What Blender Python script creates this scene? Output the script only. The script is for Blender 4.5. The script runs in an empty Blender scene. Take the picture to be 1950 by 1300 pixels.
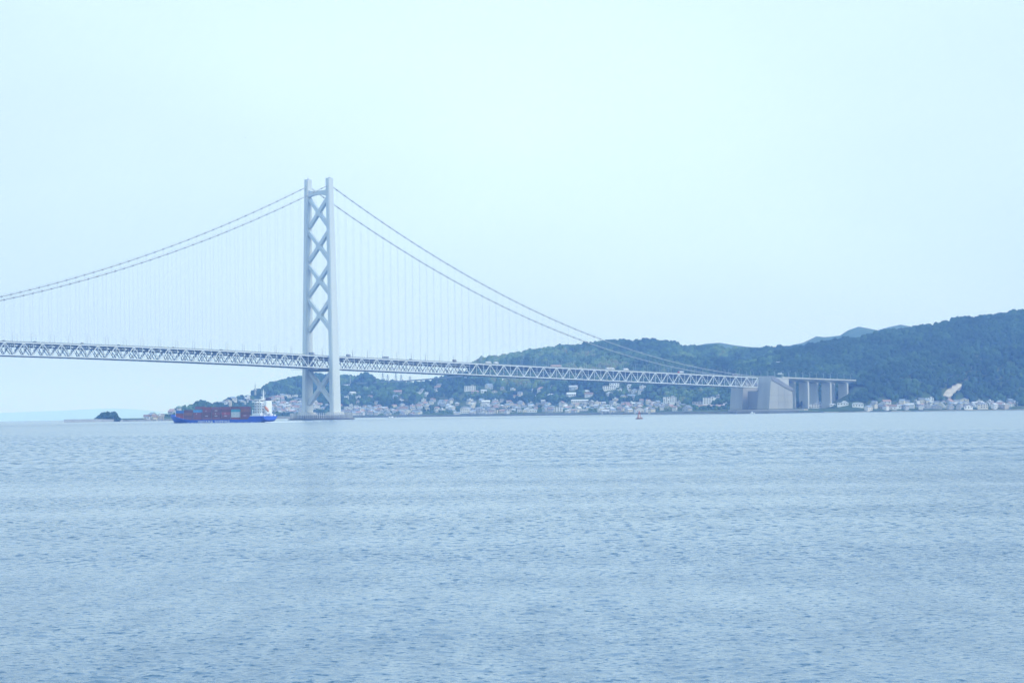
import bpy, math, random
import numpy as np
from mathutils import Matrix, Vector
random.seed(7); RNG = np.random.default_rng(7)
scene = bpy.context.scene
COL = scene.collection
# ------------------------------------------------------------------ camera
CAMH = 8.0; FPX = 6000.0; ROLL = math.atan(0.013); PITCH = math.atan(130.4/6000)
CAMM = Matrix.Rotation(math.pi/2+PITCH, 3, 'X') @ Matrix.Rotation(-ROLL, 3, 'Z')
cd = bpy.data.cameras.new('camera'); cam = bpy.data.objects.new('camera', cd); COL.objects.link(cam)
cam.matrix_world = Matrix.Translation((0, 0, CAMH)) @ CAMM.to_4x4()
cd.sensor_width = 36; cd.lens = FPX/1950*36; cd.clip_start = 1; cd.clip_end = 150000
scene.camera = cam
# ------------------------------------------------------------------ world, sun, exposure
SUN_EL, SUN_AZ = 48.0, 118.0       # azimuth clockwise from +Y (the view direction)
w = bpy.data.worlds.new('World'); scene.world = w; w.use_nodes = True
nt = w.node_tree; nt.nodes.clear()
def N(tree, typ, **kw):
    n = tree.nodes.new(typ)
    for k, v in kw.items(): setattr(n, k, v)
    return n
sky = N(nt, 'ShaderNodeTexSky', sky_type='NISHITA', sun_disc=False, sun_elevation=math.radians(SUN_EL), sun_rotation=math.radians(SUN_AZ))
sky.air_density = 1.0; sky.dust_density = 3.0; sky.ozone_density = 2.0
bg1 = N(nt, 'ShaderNodeBackground'); bg1.inputs[1].default_value = 0.05
# thin bright overcast in front of the clear sky, cool toned, slightly uneven
tc = N(nt, 'ShaderNodeTexCoord')
sep = N(nt, 'ShaderNodeSeparateXYZ'); nt.links.new(tc.outputs['Generated'], sep.inputs[0])
ramp = N(nt, 'ShaderNodeValToRGB'); nt.links.new(sep.outputs[2], ramp.inputs[0])
cr = ramp.color_ramp
cr.elements[0].position = 0.0; cr.elements[0].color = (0.68, 0.98, 1.32, 1)
cr.elements[1].position = 1.0; cr.elements[1].color = (0.92, 1.34, 1.90, 1)
e = cr.elements.new(0.035); e.color = (0.74, 1.02, 1.30, 1)
e = cr.elements.new(0.09); e.color = (0.79, 1.05, 1.25, 1)
e = cr.elements.new(0.18); e.color = (0.80, 1.06, 1.22, 1)
e = cr.elements.new(0.45); e.color = (0.84, 1.22, 1.70, 1)
cn = N(nt, 'ShaderNodeTexNoise'); cn.inputs['Scale'].default_value = 5.0; cn.inputs['Detail'].default_value = 3
mp = N(nt, 'ShaderNodeMapping'); mp.inputs['Scale'].default_value = (1, 1, 2.5); mp.inputs['Location'].default_value = (0.35, 0.1, 0.2)
nt.links.new(tc.outputs['Generated'], mp.inputs[0]); nt.links.new(mp.outputs[0], cn.inputs['Vector'])
mr = N(nt, 'ShaderNodeMapRange'); nt.links.new(cn.outputs[0], mr.inputs[0])
mr.inputs[1].default_value = 0.3; mr.inputs[2].default_value = 0.7; mr.inputs[3].default_value = 0.94; mr.inputs[4].default_value = 1.05
bg2 = N(nt, 'ShaderNodeBackground'); nt.links.new(ramp.outputs[0], bg2.inputs[0])
# the cloud is thinnest, so brightest, straight ahead
gx = N(nt, 'ShaderNodeMapRange', interpolation_type='SMOOTHSTEP'); gabs = N(nt, 'ShaderNodeMath', operation='ABSOLUTE'); nt.links.new(sep.outputs[0], gabs.inputs[0]); nt.links.new(gabs.outputs[0], gx.inputs[0])
gx.inputs[1].default_value = .02; gx.inputs[2].default_value = .22; gx.inputs[3].default_value = 1.0; gx.inputs[4].default_value = .90
gm = N(nt, 'ShaderNodeMath', operation='MULTIPLY'); nt.links.new(gx.outputs[0], gm.inputs[0]); nt.links.new(mr.outputs[0], gm.inputs[1]); nt.links.new(gm.outputs[0], bg2.inputs[1])
nt.links.new(sky.outputs[0], bg1.inputs[0])
mixs = N(nt, 'ShaderNodeMixShader'); mixs.inputs[0].default_value = 0.95
nt.links.new(bg1.outputs[0], mixs.inputs[1]); nt.links.new(bg2.outputs[0], mixs.inputs[2])
wo = N(nt, 'ShaderNodeOutputWorld'); nt.links.new(mixs.outputs[0], wo.inputs[0])
sd = bpy.data.lights.new('sun', 'SUN'); sd.energy = 1.8; sd.angle = math.radians(12); sd.color = (1.0, 0.98, 0.96)
so = bpy.data.objects.new('sun', sd); COL.objects.link(so)
_a, _e = math.radians(SUN_AZ), math.radians(SUN_EL)
so.rotation_euler = Vector((math.sin(_a)*math.cos(_e), math.cos(_a)*math.cos(_e), math.sin(_e))).to_track_quat('Z', 'Y').to_euler()
scene.view_settings.view_transform = 'Standard'; scene.view_settings.look = 'None'
scene.view_settings.exposure = 0.09; scene.view_settings.gamma = 1.0
cy = scene.cycles
cy.volume_bounces = 1; cy.max_bounces = 6; cy.diffuse_bounces = 2; cy.glossy_bounces = 2; cy.transparent_max_bounces = 4
cy.use_denoising = True; cy.sample_clamp_indirect = 4
try: cy.denoising_prefilter = 'ACCURATE'
except Exception: pass
# ------------------------------------------------------------------ geometry of the view
RE = 7.4e6
def drop(X, Y): return (X*X + Y*Y)/(2*RE)
def ray(px, py):
    return CAMM @ Vector(((px-975)/FPX, -(py-650)/FPX, -1.0))
def at(px, py, Y):
    d = ray(px, py); k = Y/d.y
    return Vector((d.x*k, Y, CAMH+d.z*k))
def HZ(px): return 785.1 - 0.013*(px-612)
def sealevel(x, y): return -drop(x, y)
# ------------------------------------------------------------------ mesh helpers
class MB:
    def __init__(s): s.v = []; s.f = []
    def add(s, vs, fs):
        b = len(s.v); s.v += [tuple(p) for p in vs]; s.f += [tuple(i+b for i in f) for f in fs]; return s
    def box(s, x0, x1, y0, y1, z0, z1):
        return s.add([(x0,y0,z0),(x1,y0,z0),(x1,y1,z0),(x0,y1,z0),(x0,y0,z1),(x1,y0,z1),(x1,y1,z1),(x0,y1,z1)],
                     [(0,3,2,1),(4,5,6,7),(0,1,5,4),(1,2,6,5),(2,3,7,6),(3,0,4,7)])
    def hexa(s, lo, hi):    # 4 bottom pts, 4 top pts (ccw from above)
        return s.add(list(lo)+list(hi), [(0,3,2,1),(4,5,6,7),(0,1,5,4),(1,2,6,5),(2,3,7,6),(3,0,4,7)])
    def beam(s, p, q, w, h=None, up=(0,0,1)):
        h = h or w; p = Vector(p); q = Vector(q); d = (q-p).normalized(); u = Vector(up)
        a = d.cross(u)
        if a.length < 1e-3: a = d.cross(Vector((1,0,0)))
        a.normalize(); b = a.cross(d).normalized(); a *= w/2; b *= h/2
        return s.add([p-a-b, p+a-b, p+a+b, p-a+b, q-a-b, q+a-b, q+a+b, q-a+b],
                     [(0,1,2,3),(7,6,5,4),(0,4,5,1),(1,5,6,2),(2,6,7,3),(3,7,4,0)])
    def tube(s, pts, r, n=6):
        pts = [Vector(p) for p in pts]; b = len(s.v)
        for i, p in enumerate(pts):
            d = (pts[min(i+1, len(pts)-1)]-pts[max(i-1, 0)]).normalized()
            a = d.cross(Vector((0,0,1)))
            if a.length < 1e-3: a = Vector((1,0,0))
            a.normalize(); c = a.cross(d)
            rr = r[i] if isinstance(r, (list, tuple)) else r
            for k in range(n):
                t = 2*math.pi*k/n; s.v.append(tuple(p+a*math.cos(t)*rr+c*math.sin(t)*rr))
        for i in range(len(pts)-1):
            for k in range(n):
                k2 = (k+1) % n; s.f.append((b+i*n+k, b+i*n+k2, b+(i+1)*n+k2, b+(i+1)*n+k))
        s.f.append(tuple(b+k for k in range(n))[::-1]); s.f.append(tuple(b+(len(pts)-1)*n+k for k in range(n)))
        return s
    def lathe(s, prof, n=24, c=(0,0,0)):
        b = len(s.v)
        for r, z in prof:
            for k in range(n):
                t = 2*math.pi*k/n; s.v.append((c[0]+r*math.cos(t), c[1]+r*math.sin(t), c[2]+z))
        for i in range(len(prof)-1):
            for k in range(n):
                k2 = (k+1) % n; s.f.append((b+i*n+k, b+i*n+k2, b+(i+1)*n+k2, b+(i+1)*n+k))
        s.f.append(tuple(b+k for k in range(n))[::-1]); s.f.append(tuple(b+(len(prof)-1)*n+k for k in range(n)))
        return s
    def mesh(s, name, mat):
        m = bpy.data.meshes.new(name); m.from_pydata(s.v, [], s.f); m.update()
        if mat: m.materials.append(mat)
        return m
    def build(s, name, mat, parent=None, smooth=False):
        m = s.mesh(name, mat)
        if smooth: m.shade_smooth()
        return link(name, m, parent)
def link(name, mesh, parent=None):
    o = bpy.data.objects.new(name, mesh); COL.objects.link(o)
    if parent: o.parent = parent
    return o
def tag(o, label=None, cat=None, group=None, kind=None):
    if label: o['label'] = label
    if cat: o['category'] = cat
    if group: o['group'] = group
    if kind: o['kind'] = kind
    return o
def empty(name, loc=(0,0,0), rz=0, scale=1):
    o = bpy.data.objects.new(name, None); COL.objects.link(o)
    o.location = loc; o.rotation_euler = (0, 0, rz); o.scale = (scale,)*3
    return o
def copy_tree(o, parent=None):
    c = o.copy(); COL.objects.link(c); c.parent = parent
    for ch in CH.get(o.name, []):
        d = copy_tree(ch, c)
    return c
CH = {}
def reg(root):
    for o in [root]+list(root.children_recursive): CH[o.name] = list(o.children)
# ------------------------------------------------------------------ materials
MATS = {}
def mat(name, col, rough=0.6, metal=0.0, var=0.12, scale=0.3, spec=0.5, streak=False, bump=0.0):
    if name in MATS: return MATS[name]
    m = bpy.data.materials.new(name); m.use_nodes = True; t = m.node_tree; b = t.nodes['Principled BSDF']
    b.inputs['Roughness'].default_value = rough; b.inputs['Metallic'].default_value = metal
    b.inputs['Specular IOR Level'].default_value = spec
    n = N(t, 'ShaderNodeTexNoise'); n.inputs['Scale'].default_value = scale; n.inputs['Detail'].default_value = 4
    c = N(t, 'ShaderNodeTexCoord'); mm = N(t, 'ShaderNodeMapping'); t.links.new(c.outputs['Object'], mm.inputs[0])
    if streak: mm.inputs['Scale'].default_value = (1, 1, 0.08)
    t.links.new(mm.outputs[0], n.inputs['Vector'])
    r = N(t, 'ShaderNodeMapRange'); t.links.new(n.outputs[0], r.inputs[0])
    r.inputs[1].default_value = .3; r.inputs[2].default_value = .7; r.inputs[3].default_value = 1-var; r.inputs[4].default_value = 1+var
    h = N(t, 'ShaderNodeHueSaturation'); h.inputs['Color'].default_value = (*col, 1); t.links.new(r.outputs[0], h.inputs['Value'])
    t.links.new(h.outputs[0], b.inputs['Base Color'])
    if bump:
        bb = N(t, 'ShaderNodeBump'); bb.inputs['Strength'].default_value = bump; t.links.new(n.outputs[0], bb.inputs['Height']); t.links.new(bb.outputs[0], b.inputs['Normal'])
    MATS[name] = m; return m
def water_material():
    m = bpy.data.materials.new('sea_water'); m.use_nodes = True; t = m.node_tree; b = t.nodes['Principled BSDF']
    L = t.links.new
    b.inputs['IOR'].default_value = 1.54; b.inputs['Specular IOR Level'].default_value = 0.5
    g = N(t, 'ShaderNodeNewGeometry')
    def noise(sx, sy, detail, rough, loc=0):
        mm = N(t, 'ShaderNodeMapping'); mm.inputs['Scale'].default_value = (sx, sy, 0.0); mm.inputs['Location'].default_value = (loc, loc*1.7, 0)
        L(g.outputs['Position'], mm.inputs[0])
        n = N(t, 'ShaderNodeTexNoise'); n.inputs['Scale'].default_value = 1; n.inputs['Detail'].default_value = detail; n.inputs['Roughness'].default_value = rough
        L(mm.outputs[0], n.inputs['Vector']); return n.outputs[0]
    def math_(op, a, b_=None):
        n = N(t, 'ShaderNodeMath', operation=op)
        for i, v in enumerate((a, b_)):
            if v is None: continue
            if isinstance(v, (int, float)): n.inputs[i].default_value = v
            else: L(v, n.inputs[i])
        return n.outputs[0]
    def mrange(v, a, b_, c, d, smooth=False):
        n = N(t, 'ShaderNodeMapRange')
        if smooth: n.interpolation_type = 'SMOOTHSTEP'
        L(v, n.inputs[0])
        for i, q in enumerate((a, b_, c, d)): n.inputs[i+1].default_value = q
        return n.outputs[0]
    sx = N(t, 'ShaderNodeSeparateXYZ'); L(g.outputs['Position'], sx.inputs[0])
    # calm current slick beyond the chop (edge bends with large noise)
    edge = math_('ADD', sx.outputs[1], math_('MULTIPLY', math_('SUBTRACT', noise(0.0016, 0.0035, 2, .5), .5), 900))
    edge = math_('ADD', edge, math_('MULTIPLY', sx.outputs[0], 1.1))
    slick = mrange(edge, 1000, 1300, 0, 1, True)
    lanes = mrange(noise(0.010, 0.032, 3, .55, 13), .36, .62, 0.40, 1.15)
    streak = mrange(noise(0.45, 0.05, 3, .6, 17), .38, .66, 0.45, 1.6)
    gust = math_('MULTIPLY', lanes, streak)
    chop = noise(2.0, 2.4, 5, .6, 3)
    mid = noise(0.30, 0.12, 3, .6, 7)
    hgt = math_('ADD', math_('MULTIPLY', chop, 1.0), math_('MULTIPLY', mid, 3.0))
    bp = N(t, 'ShaderNodeBump'); bp.inputs['Distance'].default_value = 0.07
    L(hgt, bp.inputs['Height'])
    L(math_('MULTIPLY', gust, mrange(slick, 0, 1, 1.0, 0.8)), bp.inputs['Strength'])
    # short steep wavelet faces turned to the near shore: three sizes, the coarser ones standing for wave groups far out
    y_ = sx.outputs[1]
    def band(v, a, b_, c, d_):
        return math_('MULTIPLY', mrange(y_, a, b_, 0, 1, True), mrange(y_, c, d_, 1, 0, True)) if a is not None else mrange(y_, c, d_, 1, 0, True)
    d1 = math_('MULTIPLY', mrange(noise(3.0, 3.2, 2, .6, 23), .54, .74, 0, 1), mrange(y_, 140, 260, 1, 0, True))
    d2 = math_('MULTIPLY', mrange(noise(1.35, .75, 2, .6, 29), .52, .72, 0, 1), math_('MULTIPLY', mrange(y_, 110, 220, 0, 1, True), mrange(y_, 380, 620, 1, 0, True)))
    d3 = math_('MULTIPLY', mrange(noise(.55, .12, 2, .6, 31), .50, .72, 0, 1), mrange(y_, 330, 560, 0, 1, True))
    dash = math_('MULTIPLY', math_('ADD', math_('ADD', d1, d2), d3), mrange(slick, 0, 1, 1, .12))
    dash = math_('MULTIPLY', dash, mrange(lanes, .40, 1.15, .45, 1.2))
    cmb = N(t, 'ShaderNodeCombineXYZ'); L(math_('SUBTRACT', math_('MULTIPLY', dash, -.66), mrange(y_, 200, 1000, .010, .050, True)), cmb.inputs[1])
    va = N(t, 'ShaderNodeVectorMath', operation='ADD'); L(bp.outputs[0], va.inputs[0]); L(cmb.outputs[0], va.inputs[1])
    vn = N(t, 'ShaderNodeVectorMath', operation='NORMALIZE'); L(va.outputs[0], vn.inputs[0])
    L(vn.outputs[0], b.inputs['Normal'])
    L(mrange(slick, 0, 1, 0.10, 0.15), b.inputs['Roughness'])
    mx = N(t, 'ShaderNodeMix', data_type='RGBA'); L(noise(0.003, 0.005, 3, .5, 5), mx.inputs[0])
    mx.inputs[6].default_value = (0.034, 0.098, 0.165, 1); mx.inputs[7].default_value = (0.044, 0.110, 0.165, 1)
    L(mx.outputs[2], b.inputs['Base Color'])
    return m
def vnoise(x, y, seed=0):
    xi = np.floor(x).astype(np.int64); yi = np.floor(y).astype(np.int64); fx = x-xi; fy = y-yi
    fx = fx*fx*(3-2*fx); fy = fy*fy*(3-2*fy)
    def h(a, b):
        n = (a*374761393+b*668265263+seed*974634777) & 0xffffffff
        n = ((n ^ (n >> 13))*1274126177) & 0xffffffff
        return ((n ^ (n >> 16)) & 0xffff)/65535.0
    return (h(xi, yi)*(1-fx)+h(xi+1, yi)*fx)*(1-fy)+(h(xi, yi+1)*(1-fx)+h(xi+1, yi+1)*fx)*fy
def fbm(x, y, o=4, seed=0):
    a = 0; s = 0; w_ = 1
    for k in range(o): a = a+w_*(vnoise(x*2**k, y*2**k, seed+k)-.5); s += w_; w_ *= .5
    return a/s*2
#@@WATER
def wave_field(X, Y, R, dr):
    rng = np.random.default_rng(3); h = np.zeros_like(X)
    gx = fbm(X/22, Y/40, 3, 21)*.7+fbm(X/4, Y/7, 2, 31)*.6+1.0
    for k in range(64):
        lam = 0.25*(1.7/0.25)**(k/63.0); a = math.radians(80)+rng.normal(0, .85); ph = rng.uniform(0, 6.28)
        fade = np.clip((lam/np.maximum(dr, .01)-2.0)/2.5, 0, 1)
        h += fade*lam**1.05*np.sin((X*math.cos(a)+Y*math.sin(a))*2*math.pi/lam+ph)
    h = h*0.0021*WAVE
    h = np.where(h > 0, h*1.4, h*.8)
    return h*np.clip(gx, .25, 2.2)
WAVE = 1.0
def build_water():
    n = 360; rings = [0.0]+list(np.geomspace(20, 16000, 110)); v = [(0,0,0)]; f = []
    A = 17  # degrees either side of the view: fine wave sheet; the rest of the disc is coarse
    azs = [k for k in range(n+1) if A <= k <= n-A]; na = len(azs)
    inner = [r for r in rings[1:] if r <= 84]; nr = len(inner)
    r0 = 84.0
    V_ = [(0.0, 0.0, 0.0)]; F_ = []
    for r in inner+[r0]:
        for k in range(n):
            t = math.radians(k); V_.append((r*math.sin(t), r*math.cos(t), -r*r/(2*RE)))
    for k in range(n): F_.append((0, 1+(k+1) % n, 1+k))
    for i in range(nr):
        for k in range(n): a = 1+i*n; k2 = (k+1) % n; F_.append((a+k, a+k2, a+n+k2, a+n+k))
    b0 = len(V_); outer = [r0]+[r for r in rings if r > r0*1.05]
    for r in outer:
        for k in azs: t = math.radians(k); V_.append((r*math.sin(t), r*math.cos(t), -r*r/(2*RE)))
    for i in range(len(outer)-1):
        for k in range(na-1): a = b0+i*na; F_.append((a+k, a+k+1, a+na+k+1, a+na+k))
    # fine wedge
    rs = [r0]
    while rs[-1] < 500: rs.append(rs[-1]+0.10*(rs[-1]/84)**1.4)
    rs += list(np.geomspace(rs[-1]*1.02, 16000, 60)); rs = np.array(rs); dr = np.gradient(rs)
    az = np.radians(np.linspace(-A, A, 1100)); AZ, R = np.meshgrid(az, rs); DR = np.repeat(dr[:, None], len(az), 1)
    DR = np.maximum(DR*.8, R*(az[1]-az[0]))
    X = R*np.sin(AZ); Y = R*np.cos(AZ)
    H = wave_field(X, Y, R, DR)*np.clip((R-r0)/6, 0, 1)*np.clip((math.radians(A)-np.abs(AZ))/.02, 0, 1)*np.clip((500-R)/200, 0, 1)
    Zw = H-R*R/(2*RE)
    r_, c_ = X.shape; wv = np.stack([X, Y, Zw], -1).reshape(-1, 3)
    idx = np.arange(r_*c_).reshape(r_, c_)+len(V_)
    wf = np.stack([idx[:-1, :-1], idx[:-1, 1:], idx[1:, 1:], idx[1:, :-1]], -1).reshape(-1, 4)
    allv = np.concatenate([np.array(V_), wv]); tri = np.array(F_[:n]); quad = np.concatenate([np.array(F_[n:]), wf])
    m = bpy.data.meshes.new('sea'); m.vertices.add(len(allv)); m.vertices.foreach_set('co', allv.ravel())
    m.loops.add(tri.size+quad.size); m.loops.foreach_set('vertex_index', np.concatenate([tri.ravel(), quad.ravel()]).astype(np.int32))
    m.polygons.add(len(tri)+len(quad)); m.polygons.foreach_set('loop_start', np.concatenate([np.arange(len(tri))*3, tri.size+np.arange(len(quad))*4]).astype(np.int32))
    m.update(calc_edges=True); m.shade_smooth(); m.materials.append(water_material())
    tag(link('sea', m), kind='structure')
build_water()
#@@BRIDGE
UX, UY = 0.6235, 0.7818
T0 = at(612, 785.1, 3911.0)
def P(s, t, z):
    x = T0.x+UX*s+UY*t; y = 3911.0+UY*s-UX*t
    return Vector((x, y, z-drop(x, y)))
def deck_z(s):      # top chord height above the sea
    if s < 0:
        a = -s; return 77.5+0.034*a-0.034*a*a/(2*995)
    return 77.5-0.0272*s
def cable_z(s):
    if s < 0:
        u = -s/1991; return 291-4*194*u*(1-u)
    u = s/945; return 291-(291-53.2)*u-4*48*u*(1-u)
steel = mat('bridge_paint', (0.64, 0.68, 0.65), .5, var=.06, scale=.05, streak=True)
steel_dark = mat('dark_and_shaded_steel', (0.19, 0.23, 0.25), .6, var=.1, scale=.1)  # shadow inside the truss is put into this colour; plain dark steel elsewhere
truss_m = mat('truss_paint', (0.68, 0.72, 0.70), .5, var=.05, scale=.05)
cable_m = mat('cable_wrap', (0.36, 0.38, 0.35), .6, var=.05)
concrete = mat('concrete', (0.39, 0.40, 0.37), .85, var=.14, scale=.06, streak=True)
concrete_l = mat('pale_concrete', (0.49, 0.50, 0.47), .85, var=.12, scale=.08, streak=True)
concrete_d = mat('dark_concrete', (0.22, 0.23, 0.24), .85, var=.15, scale=.08)
asphalt = mat('asphalt', (0.06, 0.06, 0.065), .9)
br = empty('suspension_bridge', P(0, 0, 0)); BO = Vector(br.location)
def Q(s, t, z): return P(s, t, z)-BO
tag(br, 'long pale steel suspension bridge with lattice truss deck crossing the strait', 'bridge')
S0, S1, PAN = -809.4, 939.0, 14.2
HW = 17.75
tower = link('tower', None, br)
def leg(side):
    mb = MB(); rings = []
    zs = [9, 30, 52, 75, 98, 121, 144, 167, 190, 213, 236, 259, 280, 299]
    for z in zs:
        u = (z-9)/288.0; c = side*(23.25-5.5*u)
        Lh = (14.8-5.6*u)/2; Wh = (6.8-1.2*u)/2; n = .75
        pts = [(Lh-n, -Wh), (Lh-n, -Wh+n), (Lh, -Wh+n), (Lh, Wh-n), (Lh-n, Wh-n), (Lh-n, Wh), (-Lh+n, Wh), (-Lh+n, Wh-n), (-Lh, Wh-n), (-Lh, -Wh+n), (-Lh+n, -Wh+n), (-Lh+n, -Wh)]
        rings.append([Q(a, c+b, z) for a, b in pts])
    for r in rings: mb.v += [tuple(p) for p in r]
    for i in range(len(rings)-1):
        for k in range(12):
            k2 = (k+1) % 12; mb.f.append((i*12+k, i*12+k2, (i+1)*12+k2, (i+1)*12+k))
    mb.f.append(tuple((len(rings)-1)*12+k for k in range(12)))
    # site joints: thin flange bands round the shaft
    jb = mb
    for z in np.arange(20, 295, 12.3):
        u = (z-9)/288.0; c = side*(23.25-5.5*u); Lh = (14.8-5.6*u)/2-.7; Wh = (6.8-1.2*u)/2+.04
        jb.hexa([Q(-Lh, c-Wh, z), Q(Lh, c-Wh, z), Q(Lh, c+Wh, z), Q(-Lh, c+Wh, z)], [Q(-Lh, c-Wh, z+.35), Q(Lh, c-Wh, z+.35), Q(Lh, c+Wh, z+.35), Q(-Lh, c+Wh, z+.35)])
        Lh += .74; Wh -= .8
        jb.hexa([Q(-Lh, c-Wh, z), Q(Lh, c-Wh, z), Q(Lh, c+Wh, z), Q(-Lh, c+Wh, z)], [Q(-Lh, c-Wh, z+.35), Q(Lh, c-Wh, z+.35), Q(Lh, c+Wh, z+.35), Q(-Lh, c+Wh, z+.35)])
    mb.build('leg', steel, tower)
    # saddle housing on top
    sb = MB(); c = side*17.7
    sb.hexa([Q(-1.4, c-.9, 299), Q(1.4, c-.9, 299), Q(1.4, c+.9, 299), Q(-1.4, c+.9, 299)], [Q(-1.2, c-.7, 300), Q(1.2, c-.7, 300), Q(1.2, c+.7, 300), Q(-1.2, c+.7, 300)])
    sb.tube([Q(0, c, 300.6), Q(0, c, 303.5)], .15, 5)
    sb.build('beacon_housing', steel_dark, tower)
for sd_ in (-1, 1): leg(sd_)
def half(z): return 23.25-5.5*(z-9)/288
AX = (UX, UY, 0)
def tbeam(mb, p, q, wz, wl):   # box beam in the tower plane, wl = width along the bridge
    d = (q-p).normalized(); a = Vector(AX); b = a.cross(d).normalized()*(wz/2); a = a*(wl/2)
    mb.add([p-a-b, p+a-b, p+a+b, p-a+b, q-a-b, q+a-b, q+a+b, q-a+b], [(0,1,2,3),(7,6,5,4),(0,4,5,1),(1,5,6,2),(2,6,7,3),(3,7,4,0)])
for zc, hh in ((257, 17.5), (215.3, 17.8), (172.9, 18.2), (129.5, 19.0), (40, 20.5)):
    mb = MB(); zt, zb = zc+hh, zc-hh; wl = 5.6-(zc-40)/217*1.0
    a, b = half(zt)-2.9, half(zb)-3.0
    tbeam(mb, Q(0, -a, zt), Q(0, b, zb), 4.2, wl)
    tbeam(mb, Q(0, -b, zb), Q(0, 0, zc), 4.2, wl-.02); tbeam(mb, Q(0, 0, zc), Q(0, a, zt), 4.2, wl-.02)
    g = 4.4; al = wl/2+.05   # gusset at the crossing
    pts = [(-g, 0), (-1.6, -4.2), (1.6, -4.2), (g, 0), (1.6, 4.2), (-1.6, 4.2)]
    mb.add([Q(-al, t, zc+z) for t, z in pts]+[Q(al, t, zc+z) for t, z in pts],
           [(0,1,2,3,4,5), (11,10,9,8,7,6)]+[(k, k+6, (k+1) % 6+6, (k+1) % 6) for k in range(6)])
    mb.build('cross_brace', steel, tower)
mb = MB(); n = 10   # arched top strut
for i in range(n):
    u0, u1 = -1+2*i/n, -1+2*(i+1)/n; hw = half(280)-2.6
    zb = lambda u: 279.3-2.6*u*u-0.0; zt = 284.2
    mb.hexa([Q(-2.4, u0*hw, zb(u0)), Q(2.4, u0*hw, zb(u0)), Q(2.4, u1*hw, zb(u1)), Q(-2.4, u1*hw, zb(u1))],
            [Q(-2.4, u0*hw, zt+1.5*u0**4), Q(2.4, u0*hw, zt+1.5*u0**4), Q(2.4, u1*hw, zt+1.5*u1**4), Q(-2.4, u1*hw, zt+1.5*u1**4)])
mb.build('top_strut', steel, tower)
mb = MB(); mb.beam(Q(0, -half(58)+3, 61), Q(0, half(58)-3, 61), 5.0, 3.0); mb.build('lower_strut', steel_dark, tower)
# tower pier
pier = MB().lathe([(35, -6), (35, 5.2), (32.4, 6.2)], 48, Q(0, 0, 0)).build('pier', mat('pier_concrete', (.20, .21, .22), .9, var=.2, scale=.1, streak=True), br)
for sd_ in (-1, 1):
    mb = MB(); c = sd_*23.25
    mb.hexa([Q(-10.5, c-7, 6), Q(10.5, c-7, 6), Q(10.5, c+7, 6), Q(-10.5, c+7, 6)], [Q(-9, c-5.5, 9.6), Q(9, c-5.5, 9.6), Q(9, c+5.5, 9.6), Q(-9, c+5.5, 9.6)])
    mb.build('pedestal', concrete_l, pier)
mb = MB()
for k in range(92):
    t = 2*math.pi*k/92; c, s_ = math.cos(t), math.sin(t)
    p0 = Q(0, 0, 0)+Vector((38.6*c, 38.6*s_, 0.0)); p1 = p0+Vector((0, 0, 8.6))
    mb.beam(p0, p1, .85, .85)
mb.build('fender', mat('fender_steel', (.50, .53, .52), .7, var=.3, scale=.2), pier)
MB().lathe([(41.2, -4), (41.2, 1.5), (36, 1.8)], 60, Q(0, 0, 0)).build('fender_base', mat('wet_fender', (.07, .08, .09), .5), pier)
# side trusses
nodes = [S0+PAN*i for i in range(int((S1-S0)/PAN)+1)]
S1 = nodes[-1]
D = 14.0
for side in (-1, 1):
    mb = MB(); t = side*HW
    for i in range(len(nodes)-1):
        a, b = nodes[i], nodes[i+1]
        mb.beam(Q(a, t, deck_z(a)), Q(b, t, deck_z(b)), 1.0, 1.25)
        mb.beam(Q(a, t, deck_z(a)-D), Q(b, t, deck_z(b)-D), 1.0, 1.2)
        if i % 2: mb.beam(Q(a, t, deck_z(a)), Q(b, t, deck_z(b)-D), .8, .9)
        else: mb.beam(Q(a, t, deck_z(a)-D), Q(b, t, deck_z(b)), .8, .9)
    for s in nodes: mb.beam(Q(s, t, deck_z(s)-D), Q(s, t, deck_z(s)), .7, .7)
    mb.build('side_truss', truss_m, br)
mb = MB(); lb = MB(); fl = MB()
for i, s in enumerate(nodes):
    z = deck_z(s)
    mb.beam(Q(s, -HW, z-D), Q(s, HW, z-D), .8, .9)
    mb.beam(Q(s, -HW, z-3.6), Q(s, HW, z-3.6), .6, .7); mb.beam(Q(s, -HW, z-.4), Q(s, HW, z-.4), .7, .8)
    for k in range(8):
        t0 = -HW+k*HW/4; t1 = t0+HW/4
        mb.beam(Q(s, t0, z-(.4 if k % 2 else 3.6)), Q(s, t1, z-(3.6 if k % 2 else .4)), .4, .4)
    mb.beam(Q(s, -HW, z-D), Q(s, -HW/2, z-3.6), .6, .6); mb.beam(Q(s, HW, z-D), Q(s, HW/2, z-3.6), .6, .6)
    mb.beam(Q(s, -HW/2, z-3.6), Q(s, 0, z-D), .55, .55); mb.beam(Q(s, HW/2, z-3.6), Q(s, 0, z-D), .55, .55)
    if i < len(nodes)-1:
        s2 = nodes[i+1]; z2 = deck_z(s2)
        lb.beam(Q(s, -HW, z-D), Q(s2, 0, z2-D), .6, .6) ; lb.beam(Q(s, HW, z-D), Q(s2, 0, z2-D), .6, .6)
        fl.hexa([Q(s, -14.6, z+.1), Q(s2, -14.6, z2+.1), Q(s2, 14.6, z2+.1), Q(s, 14.6, z+.1)][::-1], [Q(s, -14.6, z+1.0), Q(s2, -14.6, z2+1.0), Q(s2, 14.6, z2+1.0), Q(s, 14.6, z+1.0)][::-1])
        for t in (-11, -6, -1, 1, 6, 11): lb.beam(Q(s, t, z-.5), Q(s2, t, z2-.5), .4, 1.1)
        for t in (-12.5, 0, 12.5):      # inspection galleries and pipe racks low in the truss
            lb.beam(Q(s, t, z-D+.5), Q(s2, t, z2-D+.5), 2.2, .25)
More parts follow.
